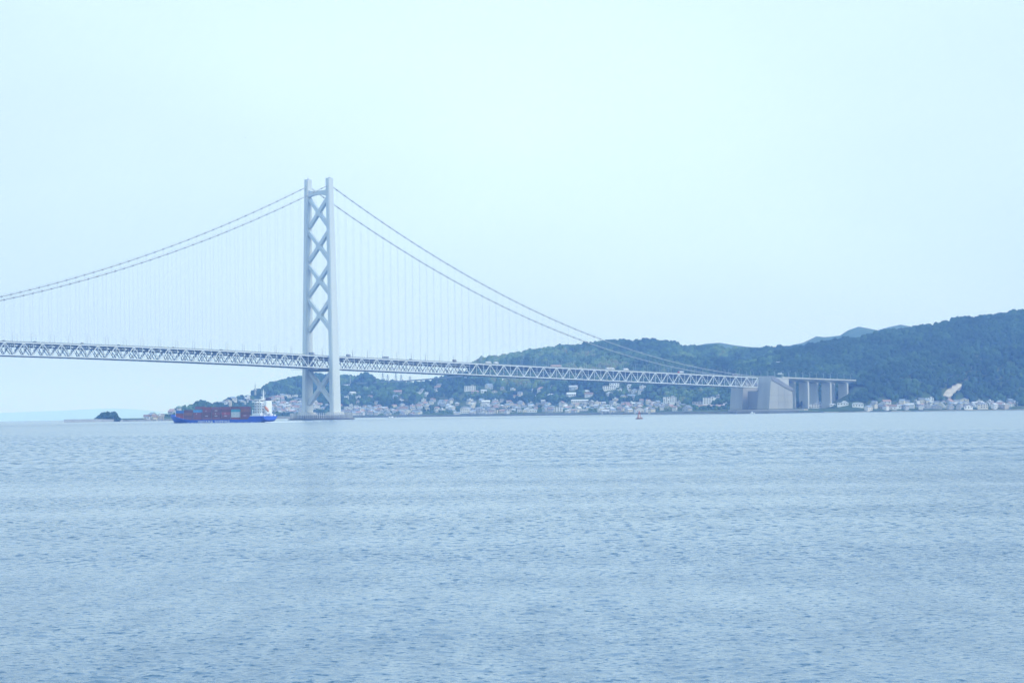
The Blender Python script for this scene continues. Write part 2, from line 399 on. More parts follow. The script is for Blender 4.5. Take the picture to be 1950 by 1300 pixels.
mb.build('cross_frame', steel_dark, br); lb.build('floor_bracing', steel_dark, br)  # inner frames coloured darker than the side trusses to carry the shadow
fl.build('road_deck', asphalt, br)
for side in (-1, 1):
    mb = MB(); t = side*15.0
    for i in range(len(nodes)-1):
        a, b = nodes[i], nodes[i+1]; za, zb_ = deck_z(a), deck_z(b)
        mb.beam(Q(a, t, za+1.2), Q(b, t, zb_+1.2), .25, .5)
        mb.beam(Q(a, t, za+1.95), Q(b, t, zb_+1.95), .15, .15)
        for k in range(5):
            u = k/5; mb.beam(Q(a+PAN*u, t, za+(zb_-za)*u+1), Q(a+PAN*u, t, za+(zb_-za)*u+2.2), .14, .14)
    mb.build('parapet', mat('rail_steel', (.3, .34, .34), .6), br)
# gantry under the deck
for s in (-30, 14, 470):
    mb = MB(); z = deck_z(s)-D-1.2
    mb.hexa([Q(s-3, -20, z-1.2), Q(s+3, -20, z-1.2), Q(s+3, 20, z-1.2), Q(s-3, 20, z-1.2)], [Q(s-3, -20, z-.9), Q(s+3, -20, z-.9), Q(s+3, 20, z-.9), Q(s-3, 20, z-.9)])
    for t in (-19.5, -10, 0, 10, 19.5):
        for a in (-2.9, 2.9): mb.beam(Q(s+a, t, z-1), Q(s+a, t, z+1.4), .2)
    mb.build('inspection_gantry', truss_m, br)
# main cables, bands, hangers
for side in (-1, 1):
    pts = [Q(s, side*HW, cable_z(s)) for s in np.concatenate([np.linspace(-810, 0, 90), np.linspace(10, 945, 100)])]
    c = MB().tube(pts, .47, 8).build('main_cable', cable_m, br, True)
    mb = MB()
    for s in nodes:
        if abs(s) < 6: continue
        a, b = Q(s-1.1, side*HW, cable_z(s-1.1)), Q(s+1.1, side*HW, cable_z(s+1.1))
        if s < 700: mb.tube([a, b], .80, 8)
        for g in (-.65, .65): pass
        mb.beam(Q(s, side*HW-.5, cable_z(s)), Q(s, side*HW-.5, cable_z(s)+1.7), .12)
    for off in (-.55, .55):
        mb.tube([p+Vector((0, 0, 1.6))+Vector((UY*off, -UX*off, 0)) for p in pts[::3]], .05, 4)
    mb.build('cable_band', mat('band_steel', (.27, .29, .28), .6), c)
hm = mat('hanger_rope', (.34, .38, .38), .6)
rest = MB(); nh = 0
for side in (1, -1):
    for s in nodes:
        if abs(s) < 8 or cable_z(s)-deck_z(s) < 2.5: continue
        m_ = MB() if (side == 1 and s > -545 and nh < 100) else rest
        for off in (-.45, .45):
            a, b = Q(s+off, side*HW, deck_z(s)), Q(s+off, side*HW, cable_z(s))
            m_.beam(a, b, .06, .06)
        if m_ is not rest:
            m_.build('hanger', hm, br); nh += 1
tag(rest.build('hanger', hm, br), kind='stuff')
# ------------------------------------------------------------------ anchorage
anc = link('anchorage', None, br)
GZ = 6.0
def block(name, m, s0, s1, t0, t1, zf, zbk, bat=0, z0=GZ, par=None):
    mb = MB()
    mb.hexa([Q(s0, t0, z0), Q(s0, t1, z0), Q(s1, t1, z0), Q(s1, t0, z0)][::-1], [Q(s0+bat, t0, zf), Q(s0+bat, t1, zf), Q(s1, t1, zbk), Q(s1, t0, zbk)][::-1])
    return mb.build(name, m, par or anc)
# cable housings either side of the deck: battered front, top sloping down to the back
for side in (-1, 1):
    t0, t1 = (13.5, 35.0) if side > 0 else (-35.0, -13.5)
    mb = MB()
    prof_lo = [(940, GZ), (945.5, 44), (947.5, 54.2), (953, 53.6), (985, 42), (1003, 36), (1003, GZ)]
    n = len(prof_lo)
    mb.v += [tuple(Q(s, t0, z)) for s, z in prof_lo]+[tuple(Q(s, t1, z)) for s, z in prof_lo]
    mb.f += [tuple(range(n)), tuple(range(2*n-1, n-1, -1))]+[(k, k+n, (k+1) % n+n, (k+1) % n) for k in range(n)]
    h = mb.build('cable_housing', concrete, anc)
    # heavy coping slab that follows the slope
    cop = [(947.2, 48.5), (947.7, 54.7), (953, 54.2), (985, 42.6), (1004, 36.4), (1004, 31.5), (984, 37), (956, 46)]
    n = len(cop); mb = MB(); ta, tb = t0-.5, t1+.8
    mb.v += [tuple(Q(s, ta, z)) for s, z in cop]+[tuple(Q(s, tb, z)) for s, z in cop]
    mb.f += [tuple(range(n)), tuple(range(2*n-1, n-1, -1))]+[(k, k+n, (k+1) % n+n, (k+1) % n) for k in range(n)]
    mb.build('coping', concrete_d, h)
block('central_wall', concrete, 957, 1002, -13.4, 13.4, 33, 33)
block('abutment_wall', concrete_l, 984, 1010, -24, 24, 50.3, 50.3, z0=34)
mb = MB()
for s, z0_, z1_ in ((965, GZ, 40), (982, GZ, 38)):
    mb.beam(Q(s, 35.05, z0_), Q(s, 35.05, z1_), .25, .25)
for z in (16, 26): mb.beam(Q(944, 35.05, z), Q(1003, 35.05, z), .25, .25)
mb.build('joint_line', concrete_d, anc)
# ------------------------------------------------------------------ approach viaduct
vd = empty('approach_viaduct', P(1000, 0, 0)); VO = Vector(vd.location)
tag(vd, 'concrete approach viaduct on wall piers running from anchorage into wooded hill', 'viaduct')
def V(s, t, z): return P(s, t, z)-VO
bents = [1069, 1131, 1178]
def vdz(s): return 52.3-0.020*(s-1000)
for t0, t1 in ((-22, -3), (3, 21)):
    mb = MB(); ss = np.arange(998, 1203, 3.0)
    dep = lambda s: 2.6+2.6*max(0, 1-min(abs(s-b) for b in bents+[1214, 1005])/26.0)**1.6
    for i in range(len(ss)-1):
        a, b = ss[i], ss[i+1]
        mb.hexa([V(a, t0+3, vdz(a)-dep(a)), V(b, t0+3, vdz(b)-dep(b)), V(b, t1-3, vdz(b)-dep(b)), V(a, t1-3, vdz(a)-dep(a))][::-1],
                [V(a, t0+1.5, vdz(a)-1.0), V(b, t0+1.5, vdz(b)-1.0), V(b, t1-1.5, vdz(b)-1.0), V(a, t1-1.5, vdz(a)-1.0)][::-1])
    mb.build('girder', concrete, vd)
    mb = MB()
    mb.hexa([V(998, t0, vdz(998)-.99), V(1201, t0, vdz(1201)-.99), V(1201, t1, vdz(1201)-.99), V(998, t1, vdz(998)-.99)][::-1],
            [V(998, t0, vdz(998)-.3), V(1201, t0, vdz(1201)-.3), V(1201, t1, vdz(1201)-.3), V(998, t1, vdz(998)-.3)][::-1])
    for t in (t0+.2, t1-.2): mb.beam(V(998, t, vdz(998)+.3), V(1201, t, vdz(1201)+.3), .3, 1.3)
    mb.build('deck_slab', concrete_l, vd)
    for b in bents:
        MB().hexa([V(b-2, t0+1, -2), V(b+2, t0+1, -2), V(b+2, t1-1, -2), V(b-2, t1-1, -2)][::-1],
                  [V(b-2, t0+1, vdz(b)-5.1), V(b+2, t0+1, vdz(b)-5.1), V(b+2, t1-1, vdz(b)-5.1), V(b-2, t1-1, vdz(b)-5.1)][::-1]).build('pier', concrete_l, vd)
# sign gantry at the abutment
sg = empty('sign_gantry', P(1004, 18, vdz(1004)-.3)); tag(sg, 'white overhead sign frame standing on road deck behind anchorage', 'sign gantry')
mb = MB(); mb.beam((0, 0, 0), (0, 0, 6.5), .5); mb.beam(Vector((0, 0, 6.2)), Vector((-UY*11, UX*11, 6.2)), .5); mb.build('post', truss_m, sg)
MB().beam(Vector((-UY*2, UX*2, 6.3)), Vector((-UY*9, UX*9, 6.3)), .3, 2.4).build('sign_panel', mat('sign_back', (.6, .62, .62), .6), sg)
#@@TERRAIN
SHORE = np.array([(-800, 30000), (225, 30000), (228, 4740), (260, 4830), (330, 4950), (450, 5500), (640, 5830), (800, 5650), (950, 5450), (1100, 5230), (1300, 4800), (1400, 4590), (1530, 4560), (1560, 4640), (1700, 4700), (1950, 4720), (2600, 4800)], float)
LAYERS = [  # skyline (px, py), ridge distance (px, Y), front run, back run, canopy allowance, gully amplitude
 dict(sky=[(1500,790),(1535,776),(1565,764),(1600,744),(1625,722),(1660,702),(1720,682),(1800,670),(1900,662),(2100,640),(2600,640)], z=[(1500,4830),(1590,4838),(1625,4852),(1800,5060),(1950,5150),(2600,5200)], F=210, B=700, c=9, g=5),
 dict(sky=[(1380,720),(1450,676),(1530,656),(1600,643),(1641,638),(1666,632),(1686,627),(1715,624),(1738,620),(1761,618),(1788,614),(1812,607),(1844,602),(1878,600),(1909,596),(1923,592),(1950,588),(2050,575),(2300,590),(2700,640)], z=[(1380,5500),(1600,5560),(1950,5700),(2700,5800)], F=800, B=900, c=10, g=10),
 dict(sky=[(820,790),(880,735),(896,694),(903,690),(917,681),(932,679),(956,677),(979,672),(1002,667),(1029,664),(1063,658),(1076,657),(1086,660),(1107,654),(1148,649),(1173,646),(1200,647),(1240,647),(1290,652),(1320,657),(1350,658),(1400,662),(1450,662),(1520,658),(1600,650),(1700,650)], z=[(820,6500),(1100,6500),(1600,6200),(1700,6200)], F=750, B=800, c=10, g=9),
 dict(sky=[(1000,760),(1040,715),(1078,692),(1115,680),(1150,671),(1200,668),(1260,674),(1330,680),(1400,684),(1480,690),(1560,700),(1620,705)], z=[(1000,6000),(1200,5900),(1400,5500),(1620,5200)], F=500, B=400, c=9, g=8),
 dict(sky=[(1214,700),(1320,657),(1345,652),(1370,650),(1400,655),(1440,660),(1500,657),(1530,650),(1555,638),(1570,640),(1600,637),(1616,627),(1636,620),(1652,623),(1672,627),(1690,622),(1715,616),(1738,620),(1760,630),(1850,650)], z=[(1214,9000),(1850,9000)], F=900, B=1200, c=3, g=3),
 dict(sky=[(250,796),(312,783),(329,778),(341,774),(353,772),(370,766.5),(382,762),(392,763.5),(409,762.5),(421,759.5),(433,754),(443,752),(458,750),(474,751),(482,748.5),(489,745),(505,736),(525,728),(542,723.5),(564,719),(577,716.5),(610,713),(646,717),(661,718),(678,717.5),(694,712.5),(701,712),(709,716),(714,722.5),(727,726),(771,728),(780,731),(796,727),(850,718),(880,711),(930,706),(1000,706),(1080,715)],
      z=[(250,4950),(330,5150),(430,5700),(520,6800),(640,7200),(760,7000),(880,6600),(1080,6400)], F=520, B=700, c=8, g=4),
 dict(sky=[(380,790),(440,775),(520,765),(600,748),(650,738),(700,734),(800,733),(870,724),(900,722),(950,722),(1050,722),(1100,733),(1200,736),(1300,735),(1400,736),(1450,745)], z=[(380,5700),(520,6150),(640,6350),(950,6150),(1200,5800),(1450,5050)], F=460, B=350, c=6, g=4),
]
for L_ in LAYERS:
    a = np.array(L_['sky'], float); L_['x'] = a[:, 0]; L_['y'] = a[:, 1]; b = np.array(L_['z'], float); L_['zx'] = b[:, 0]; L_['zz'] = b[:, 1]
def land(X, Y):
    """height above local sea (negative under the sea)"""
    X = np.asarray(X, float); Y = np.asarray(Y, float)
    px = 975+FPX*X/Y; px = px-0.013*(650-740)*0
    sh = np.interp(px, SHORE[:, 0], SHORE[:, 1])
    d = Y-sh
    h = np.where(d < 0, d*0.2, np.where(d < 8, d/8*3.2, 3.2+np.minimum(np.maximum(d-8, 0), np.interp(px, [228, 330, 480], [30, 60, 700]))*0.020))
    gul = fbm(X/170+Y*.0006, Y/260, 4, 3)
    for L_ in LAYERS:
        zr = np.interp(px, L_['zx'], L_['zz']); F = L_['F']; B = L_['B']
        sky_y = np.interp(px, L_['x'], L_['y'], left=830, right=830)
        hr = CAMH+(HZ(px)-sky_y)*zr/FPX+drop(0, zr)-L_['c']
        f0 = np.maximum(zr-F, sh+25); tt = np.clip((Y-f0)/np.maximum(zr-f0, 60), 0, 1)
        tb = np.clip(1-(Y-zr)/B, 0, 1)
        shp = np.where(Y < zr, np.sin(tt*math.pi/2)**1.15*(.35+.65*tt), tb*tb*(3-2*tb))
        g = gul*L_['g']*4*np.where(Y < zr, tt*(1-tt), 0)+fbm(X/60, Y/60, 3, 9)*1.5*shp
        hl = hr*shp+g
        h = np.where((hr > 2) & (hl > h), hl, h)
    # level ground round the anchorage
    return np.where(d < -60, -8, h)
def ground(x, y): return float(land(np.array([x]), np.array([y]))[0])-drop(x, y)
def ground_hit(px, py, y0=4450, y1=9500):
    d = ray(px, py); ys = np.arange(y0, y1, 4.0); k = ys/d.y
    xs = d.x*k; zs = CAMH+d.z*k; g = land(xs, ys)-drop(xs, ys)
    i = np.argmax(zs <= g)
    if not (zs[i] <= g[i]): return None
    return Vector((xs[i], ys[i], g[i]))
def terrain_material():
    m = bpy.data.materials.new('hill_ground'); m.use_nodes = True; t = m.node_tree; b = t.nodes['Principled BSDF']; L = t.links.new
    g = N(t, 'ShaderNodeNewGeometry')
    n = N(t, 'ShaderNodeTexNoise'); n.inputs['Scale'].default_value = .008; n.inputs['Detail'].default_value = 6; n.inputs['Roughness'].default_value = .65
    L(g.outputs['Position'], n.inputs['Vector'])
    r = N(t, 'ShaderNodeValToRGB'); L(n.outputs[0], r.inputs[0]); c = r.color_ramp
    c.elements[0].position = .3; c.elements[0].color = (.030, .055, .026, 1); c.elements[1].position = .72; c.elements[1].color = (.16, .13, .075, 1)
    e = c.elements.new(.5); e.color = (.055, .095, .035, 1); e = c.elements.new(.62); e.color = (.10, .12, .05, 1)
    L(r.outputs[0], b.inputs['Base Color']); b.inputs['Roughness'].default_value = .95; b.inputs['Specular IOR Level'].default_value = .1
    n2 = N(t, 'ShaderNodeTexNoise'); n2.inputs['Scale'].default_value = .12; n2.inputs['Detail'].default_value = 4; L(g.outputs['Position'], n2.inputs['Vector'])
    bp = N(t, 'ShaderNodeBump'); bp.inputs['Strength'].default_value = 1; bp.inputs['Distance'].default_value = 5; L(n2.outputs[0], bp.inputs['Height']); L(bp.outputs[0], b.inputs['Normal'])
    return m
def grid_mesh(name, X, Y, Zv, m):
    r, c = X.shape; v = np.stack([X, Y, Zv], -1).reshape(-1, 3)
    idx = np.arange(r*c).reshape(r, c)
    f = np.stack([idx[:-1, :-1], idx[:-1, 1:], idx[1:, 1:], idx[1:, :-1]], -1).reshape(-1, 4)
    me = bpy.data.meshes.new(name); me.vertices.add(len(v)); me.vertices.foreach_set('co', v.ravel())
    me.loops.add(f.size); me.loops.foreach_set('vertex_index', f.ravel().astype(np.int32))
    me.polygons.add(len(f)); me.polygons.foreach_set('loop_start', (np.arange(len(f))*4).astype(np.int32))
    me.update(calc_edges=True); me.shade_smooth(); me.materials.append(m); return me
def build_terrain():
    pxs = np.arange(200, 2620, 3.5); ys = np.concatenate([np.arange(4480, 6900, 9), np.arange(6900, 10400, 50)])
    PX, Y = np.meshgrid(pxs, ys); X = (PX-975)/FPX*Y
    Zv = land(X, Y)-drop(X, Y)
    tag(link('hills', grid_mesh('hills', X, Y, Zv, terrain_material())), kind='structure')
build_terrain()
# very distant mountains across the bay, all but lost in the haze
def far_hills():
    sk = np.array([(-500, 792), (-200, 788), (0, 781), (60, 779), (110, 777), (165, 774), (215, 771), (260, 774), (300, 778), (345, 784), (400, 795), (450, 806)], float)
    pxs = np.arange(-500, 450, 8.0); ys = np.linspace(55500, 64500, 21); PX, Y = np.meshgrid(pxs, ys); X = (PX-975)/FPX*Y
    hr = np.maximum(CAMH+(HZ(PX)-np.interp(PX, sk[:, 0], sk[:, 1])-4.5)*60000/FPX+drop(0, 60000), -2)
    Zv = hr*np.cos(np.clip((Y-60000)/4500, -1, 1)*math.pi/2).clip(0, 1)**.8+fbm(X/1500, Y/1500, 4, 5)*25-drop(0, 60000)-1
    tag(link('distant_mountains', grid_mesh('distant_mountains', X, Y, Zv, terrain_material())), kind='structure')
far_hills()
#@@FOREST
def crown_variant(seed):
    """lumpy broadleaf crown of unit radius, open below: several leafy lobes"""
    r = random.Random(seed); vs = []; fs = []
    for L_ in range(2):
        if L_ == 0: c = Vector((0, 0, .25)); rad = .8
        else:
            a = r.uniform(0, 6.28); c = Vector((math.cos(a)*.45, math.sin(a)*.45, r.uniform(.1, .6))); rad = r.uniform(.5, .7)
        b = len(vs); n = 6
        for i, (el) in enumerate((-15, 30, 65)):
            for k in range(n):
                t = 2*math.pi*(k+.5*i)/n; e_ = math.radians(el); q = rad*r.uniform(.75, 1.2)
                vs.append((c.x+q*math.cos(e_)*math.cos(t), c.y+q*math.cos(e_)*math.sin(t), c.z+q*math.sin(e_)*1.05))
        vs.append((c.x+r.uniform(-.1, .1), c.y, c.z+rad*r.uniform(.95, 1.2)))
        for i in range(2):
            for k in range(n):
                k2 = (k+1) % n; a0 = b+i*n; fs.append((a0+k, a0+k2, a0+n+k)); fs.append((a0+k2, a0+n+k2, a0+n+k))
        for k in range(n): fs.append((b+2*n+k, b+2*n+(k+1) % n, b+3*n))
    return np.array(vs), np.array(fs)
def leaf_material(name='forest_leaves'):
    m = bpy.data.materials.new(name); m.use_nodes = True; t = m.node_tree; b = t.nodes['Principled BSDF']; L = t.links.new
    at_ = N(t, 'ShaderNodeAttribute'); at_.attribute_name = 'tint'
    r = N(t, 'ShaderNodeValToRGB'); L(at_.outputs['Fac'], r.inputs[0]); c = r.color_ramp
    c.elements[0].position = 0; c.elements[0].color = (.014, .036, .020, 1); c.elements[1].position = 1; c.elements[1].color = (.17, .13, .075, 1)
    for p, q in ((.35, (.030, .070, .032, 1)), (.6, (.058, .115, .042, 1)), (.8, (.12, .19, .06, 1)), (.9, (.13, .14, .06, 1))):
        e = c.elements.new(p); e.color = q
    L(r.outputs[0], b.inputs['Base Color']); b.inputs['Roughness'].default_value = .9; b.inputs['Specular IOR Level'].default_value = .15
    return m
LEAF = leaf_material()
def crowns_mesh(name, pts, rad, tint, m):
    var = [crown_variant(i) for i in range(6)]; Vs = []; Fs = []; T = []; off = 0
    rng = np.random.default_rng(5)
    pick = rng.integers(0, 6, len(pts)); ang = rng.uniform(0, 6.28, len(pts)); zs = rng.uniform(.8, 1.35, len(pts))
    for k in range(6):
        vv, ff = var[k]; sel = np.where(pick == k)[0]
        if not len(sel): continue
        c, s_ = np.cos(ang[sel])[:, None], np.sin(ang[sel])[:, None]; r = rad[sel][:, None]
        x = (vv[:, 0]*c-vv[:, 1]*s_)*r+pts[sel, 0:1]; y = (vv[:, 0]*s_+vv[:, 1]*c)*r+pts[sel, 1:2]; z = vv[:, 2]*r*zs[sel][:, None]+pts[sel, 2:3]
        V_ = np.stack([x, y, z], -1).reshape(-1, 3); Vs.append(V_)
        F_ = (ff[None]+(np.arange(len(sel))*len(vv))[:, None, None]+off).reshape(-1, 3); Fs.append(F_)
        tt = tint[sel][:, None]+rng.uniform(-.10, .10, (len(sel), len(vv))); T.append(tt.ravel()); off += len(V_)
    V_ = np.concatenate(Vs); F_ = np.concatenate(Fs); T = np.clip(np.concatenate(T), 0, 1)
    me = bpy.data.meshes.new(name); me.vertices.add(len(V_)); me.vertices.foreach_set('co', V_.ravel())
    me.loops.add(F_.size); me.loops.foreach_set('vertex_index', F_.ravel().astype(np.int32))
    me.polygons.add(len(F_)); me.polygons.foreach_set('loop_start', (np.arange(len(F_))*3).astype(np.int32))
    me.update(calc_edges=True)
    at_ = me.attributes.new('tint', 'FLOAT', 'POINT'); at_.data.foreach_set('value', T.astype(np.float32)); me.materials.append(m)
    return me
CLEAR = []      # (x, y, radius) places kept free of wood: filled by the town
def in_town(px, py):
    z = np.zeros(px.shape, bool)
    for x0, x1, ya, yb, d in ZONES:
        if d >= 1: z |= (px > x0) & (px < x1) & (py > ya+2) & (py < yb+2) & (RNG.random(px.shape) < .45)
    return z
def in_town_all(px, py):
    z = np.zeros(px.shape, bool)
    for x0, x1, ya, yb, d in ZONES: z |= (px > x0) & (px < x1) & (py > ya-2) & (py < yb+2)
    return z
ZONES = [  # px0, px1, py0, py1 of ground, density class, count, phrase
 (500, 578, 757, 771, 0), (395, 500, 757, 772, 0), (500, 578, 772, 792, 1), (640, 1000, 775, 791, 1), (1000, 1262, 770, 787, 1),
 (655, 715, 753, 766, 0), (1660, 1935, 769, 781, 1), (1535, 1660, 772, 782, 1), (1262, 1400, 775, 785, 1), (800, 1000, 768, 776, 0), (268, 330, 791, 799, 1)]
def forest(N_, CLR):
    rng = np.random.default_rng(11)
    pxs = np.arange(225, 2350, 5.0); ys = np.arange(4550, 7600, 12.0)
    PX, Y = np.meshgrid(pxs, ys); X = (PX-975)/FPX*Y; H = land(X, Y)-drop(X, Y)
    ang = (H+8-CAMH)/Y; cm = np.maximum.accumulate(ang, 0)
    px = rng.uniform(228, 2340, N_*6); y = 4580+rng.random(N_*6)**.8*2900; x = (px-975)/FPX*y
    h = land(x, y); z = h-drop(x, y)
    ii = np.clip(((y-4550)/12).astype(int), 0, len(ys)-1); jj = np.clip(((px-225)/5).astype(int), 0, len(pxs)-1)
    vis = (z+9-CAMH)/y >= cm[ii, jj]-2e-5
    ok = vis & (h > 5.5)
    sy = HZ(px)-(z-CAMH)*FPX/y
    ok &= ~in_town(px, sy)
    cl = fbm(x/130+9, y/170, 3, 41)
    thr = np.where((px > 640) & (px < 1420), -.05+.0*px, -.6)        # open fields between the woods on the middle slopes
    openf = (cl < thr) & (rng.random(len(px)) < np.where((px > 640) & (px < 1420) & (sy > 715), .80, .25))
    ok &= ~openf
    ok &= ~((px > 1792) & (px < 1834) & (np.abs(sy-(757-(px-1792)*.60)) < 9-(px-1792)*.05))      # bare cut slope
    # keep anchorage and viaduct clear
    sx = (x-T0.x)*UX+(y-3911)*UY; tt = (x-T0.x)*UY-(y-3911)*UX
    ok &= ~((sx > 925) & (sx < 1203) & (np.abs(tt) < 42))
    for cx, cy_, cr_ in CLR:
        ok &= ((x-cx)**2+((y-cy_)*.45)**2) > cr_*cr_
    k = np.where(ok)[0][:N_]; x, y, z, px, sy = x[k], y[k], z[k], px[k], sy[k]
    print('TREES', len(k))
    rad = rng.gamma(5, .72, len(k)).clip(1.8, 7.2)*np.where(y > 6000, 1.15, 1)*np.interp(px, [228, 320, 430], [.45, .6, 1])
    rad = np.where(in_town_all(px, sy), rad*.55, rad)
    big = fbm(x/90, y/140, 3, 55); med = fbm(x/26, y/40, 2, 66); tint = .38+big*.35+med*.45+rng.normal(0, .13, len(k))
    brown = np.clip(fbm(x/160+4, y/200, 2, 77)-.05, 0, 1)*2.0*((px > 900) & (px < 1500))
    tint = np.clip(tint+brown, 0, .97)
    tint = np.where(px > 1480, tint*.62-.02, tint*.9)
    pts = np.stack([x, y, z+rad*.35], -1)
    tag(link('forest', crowns_mesh('forest', pts, rad, tint, LEAF)), 'dense green broadleaf forest covering the hills behind the strait', 'forest', kind='stuff')

#@@TOWN
WALLC = {'white': (.62, .62, .60), 'cream': (.62, .58, .47), 'grey': (.42, .43, .44), 'beige': (.42, .38, .33)}
ROOFC = {'slate grey': (.16, .18, .21), 'blue grey': (.22, .28, .36), 'brown': (.22, .15, .12), 'pale grey': (.45, .47, .5), 'pink brown': (.34, .22, .20), 'silver': (.58, .60, .62)}
def wm(c): return mat('wall_'+c.replace(' ', '_'), WALLC[c], .8, var=.10, scale=.25, streak=True)
def rm(c): return mat('roof_'+c.replace(' ', '_'), ROOFC[c], .6, var=.15, scale=.5)
GLASS = mat('window_glass', (.06, .08, .10), .15, var=.2, scale=.3)
TRIM = mat('trim_grey', (.3, .31, .32), .7)
PROTO = {}
def house_proto(kind, wc, rc, w_, d_, h_):
    key = (kind, wc, rc, w_, d_, h_)
    if key in PROTO: return PROTO[key]
    e_ = .6; hw, hd = w_/2, d_/2
    wb = MB().box(-hw, hw, -hd, hd, -4, h_); rb = MB()
    if kind == 'gabled':
        p = h_+d_*.30
        wb.add([(-hw, -hd, h_), (-hw, hd, h_), (-hw, 0, p-.1)], [(0, 2, 1)]); wb.add([(hw, -hd, h_), (hw, hd, h_), (hw, 0, p-.1)], [(0, 1, 2)])
        for s_ in (-1, 1):
            rb.hexa([(-hw-e_, s_*(hd+e_), h_-.30), (hw+e_, s_*(hd+e_), h_-.30), (hw+e_, 0, p), (-hw-e_, 0, p)], [(-hw-e_, s_*(hd+e_), h_), (hw+e_, s_*(hd+e_), h_), (hw+e_, 0, p+.3), (-hw-e_, 0, p+.3)])
        rb.box(-hw-e_, hw+e_, -.25, .25, p+.3, p+.6)
    elif kind == 'end-gabled':
        p = h_+w_*.28
        wb.add([(-hw, -hd, h_), (hw, -hd, h_), (0, -hd, p-.1)], [(0, 1, 2)]); wb.add([(-hw, hd, h_), (hw, hd, h_), (0, hd, p-.1)], [(0, 2, 1)])
        for s_ in (-1, 1):
            rb.hexa([(s_*(hw+e_), -hd-e_, h_-.3), (s_*(hw+e_), hd+e_, h_-.3), (0, hd+e_, p), (0, -hd-e_, p)], [(s_*(hw+e_), -hd-e_, h_), (s_*(hw+e_), hd+e_, h_), (0, hd+e_, p+.3), (0, -hd-e_, p+.3)])
    elif kind == 'hipped':
        p = h_+d_*.3; q = max(hw-hd, .6)
        rb.add([(-hw-e_, -hd-e_, h_), (hw+e_, -hd-e_, h_), (hw+e_, hd+e_, h_), (-hw-e_, hd+e_, h_), (-q, 0, p), (q, 0, p)], [(0,1,5,4), (1,2,5), (2,3,4,5), (3,0,4), (0,3,2,1)])
    else:   # flat
        rb.box(-hw-.15, hw+.15, -hd-.15, hd+.15, h_, h_+.5); rb.box(-hw*.3, hw*.2, -hd*.3, hd*.4, h_+.5, h_+2.4)
    win = MB().box(-.75, .75, -.03, .06, -.65, .65).mesh('window', GLASS)
    r = dict(w=wb.mesh('wall', wm(wc)), r=rb.mesh('roof', rm(rc)), win=win, hw=hw, hd=hd, h=h_)
    PROTO[key] = r; return r
def place_house(loc, rz, kind, wc, rc, w_, d_, h_, label, group, nwin=2):
    r = house_proto(kind, wc, rc, w_, d_, h_)
    e = empty('house', loc, rz); tag(e, label, 'house', group)
    link('wall', r['w'], e); link('roof', r['r'], e)
    st = max(1, int(h_/2.8))
    for j in range(nwin):
        o = link('window', r['win'], e); o.location = ((-.5+(j % 2))*w_*.5, -r['hd']-.04, 1.5+2.7*min(st-1, j//2 if nwin > 2 else st-1))
    return e
HOUSES = []
def far_enough(p, d):
    for q, r in HOUSES:
        if abs(p.x-q.x) < (d+r) and abs(p.y-q.y) < (d+r)*1.3: return False
    return True
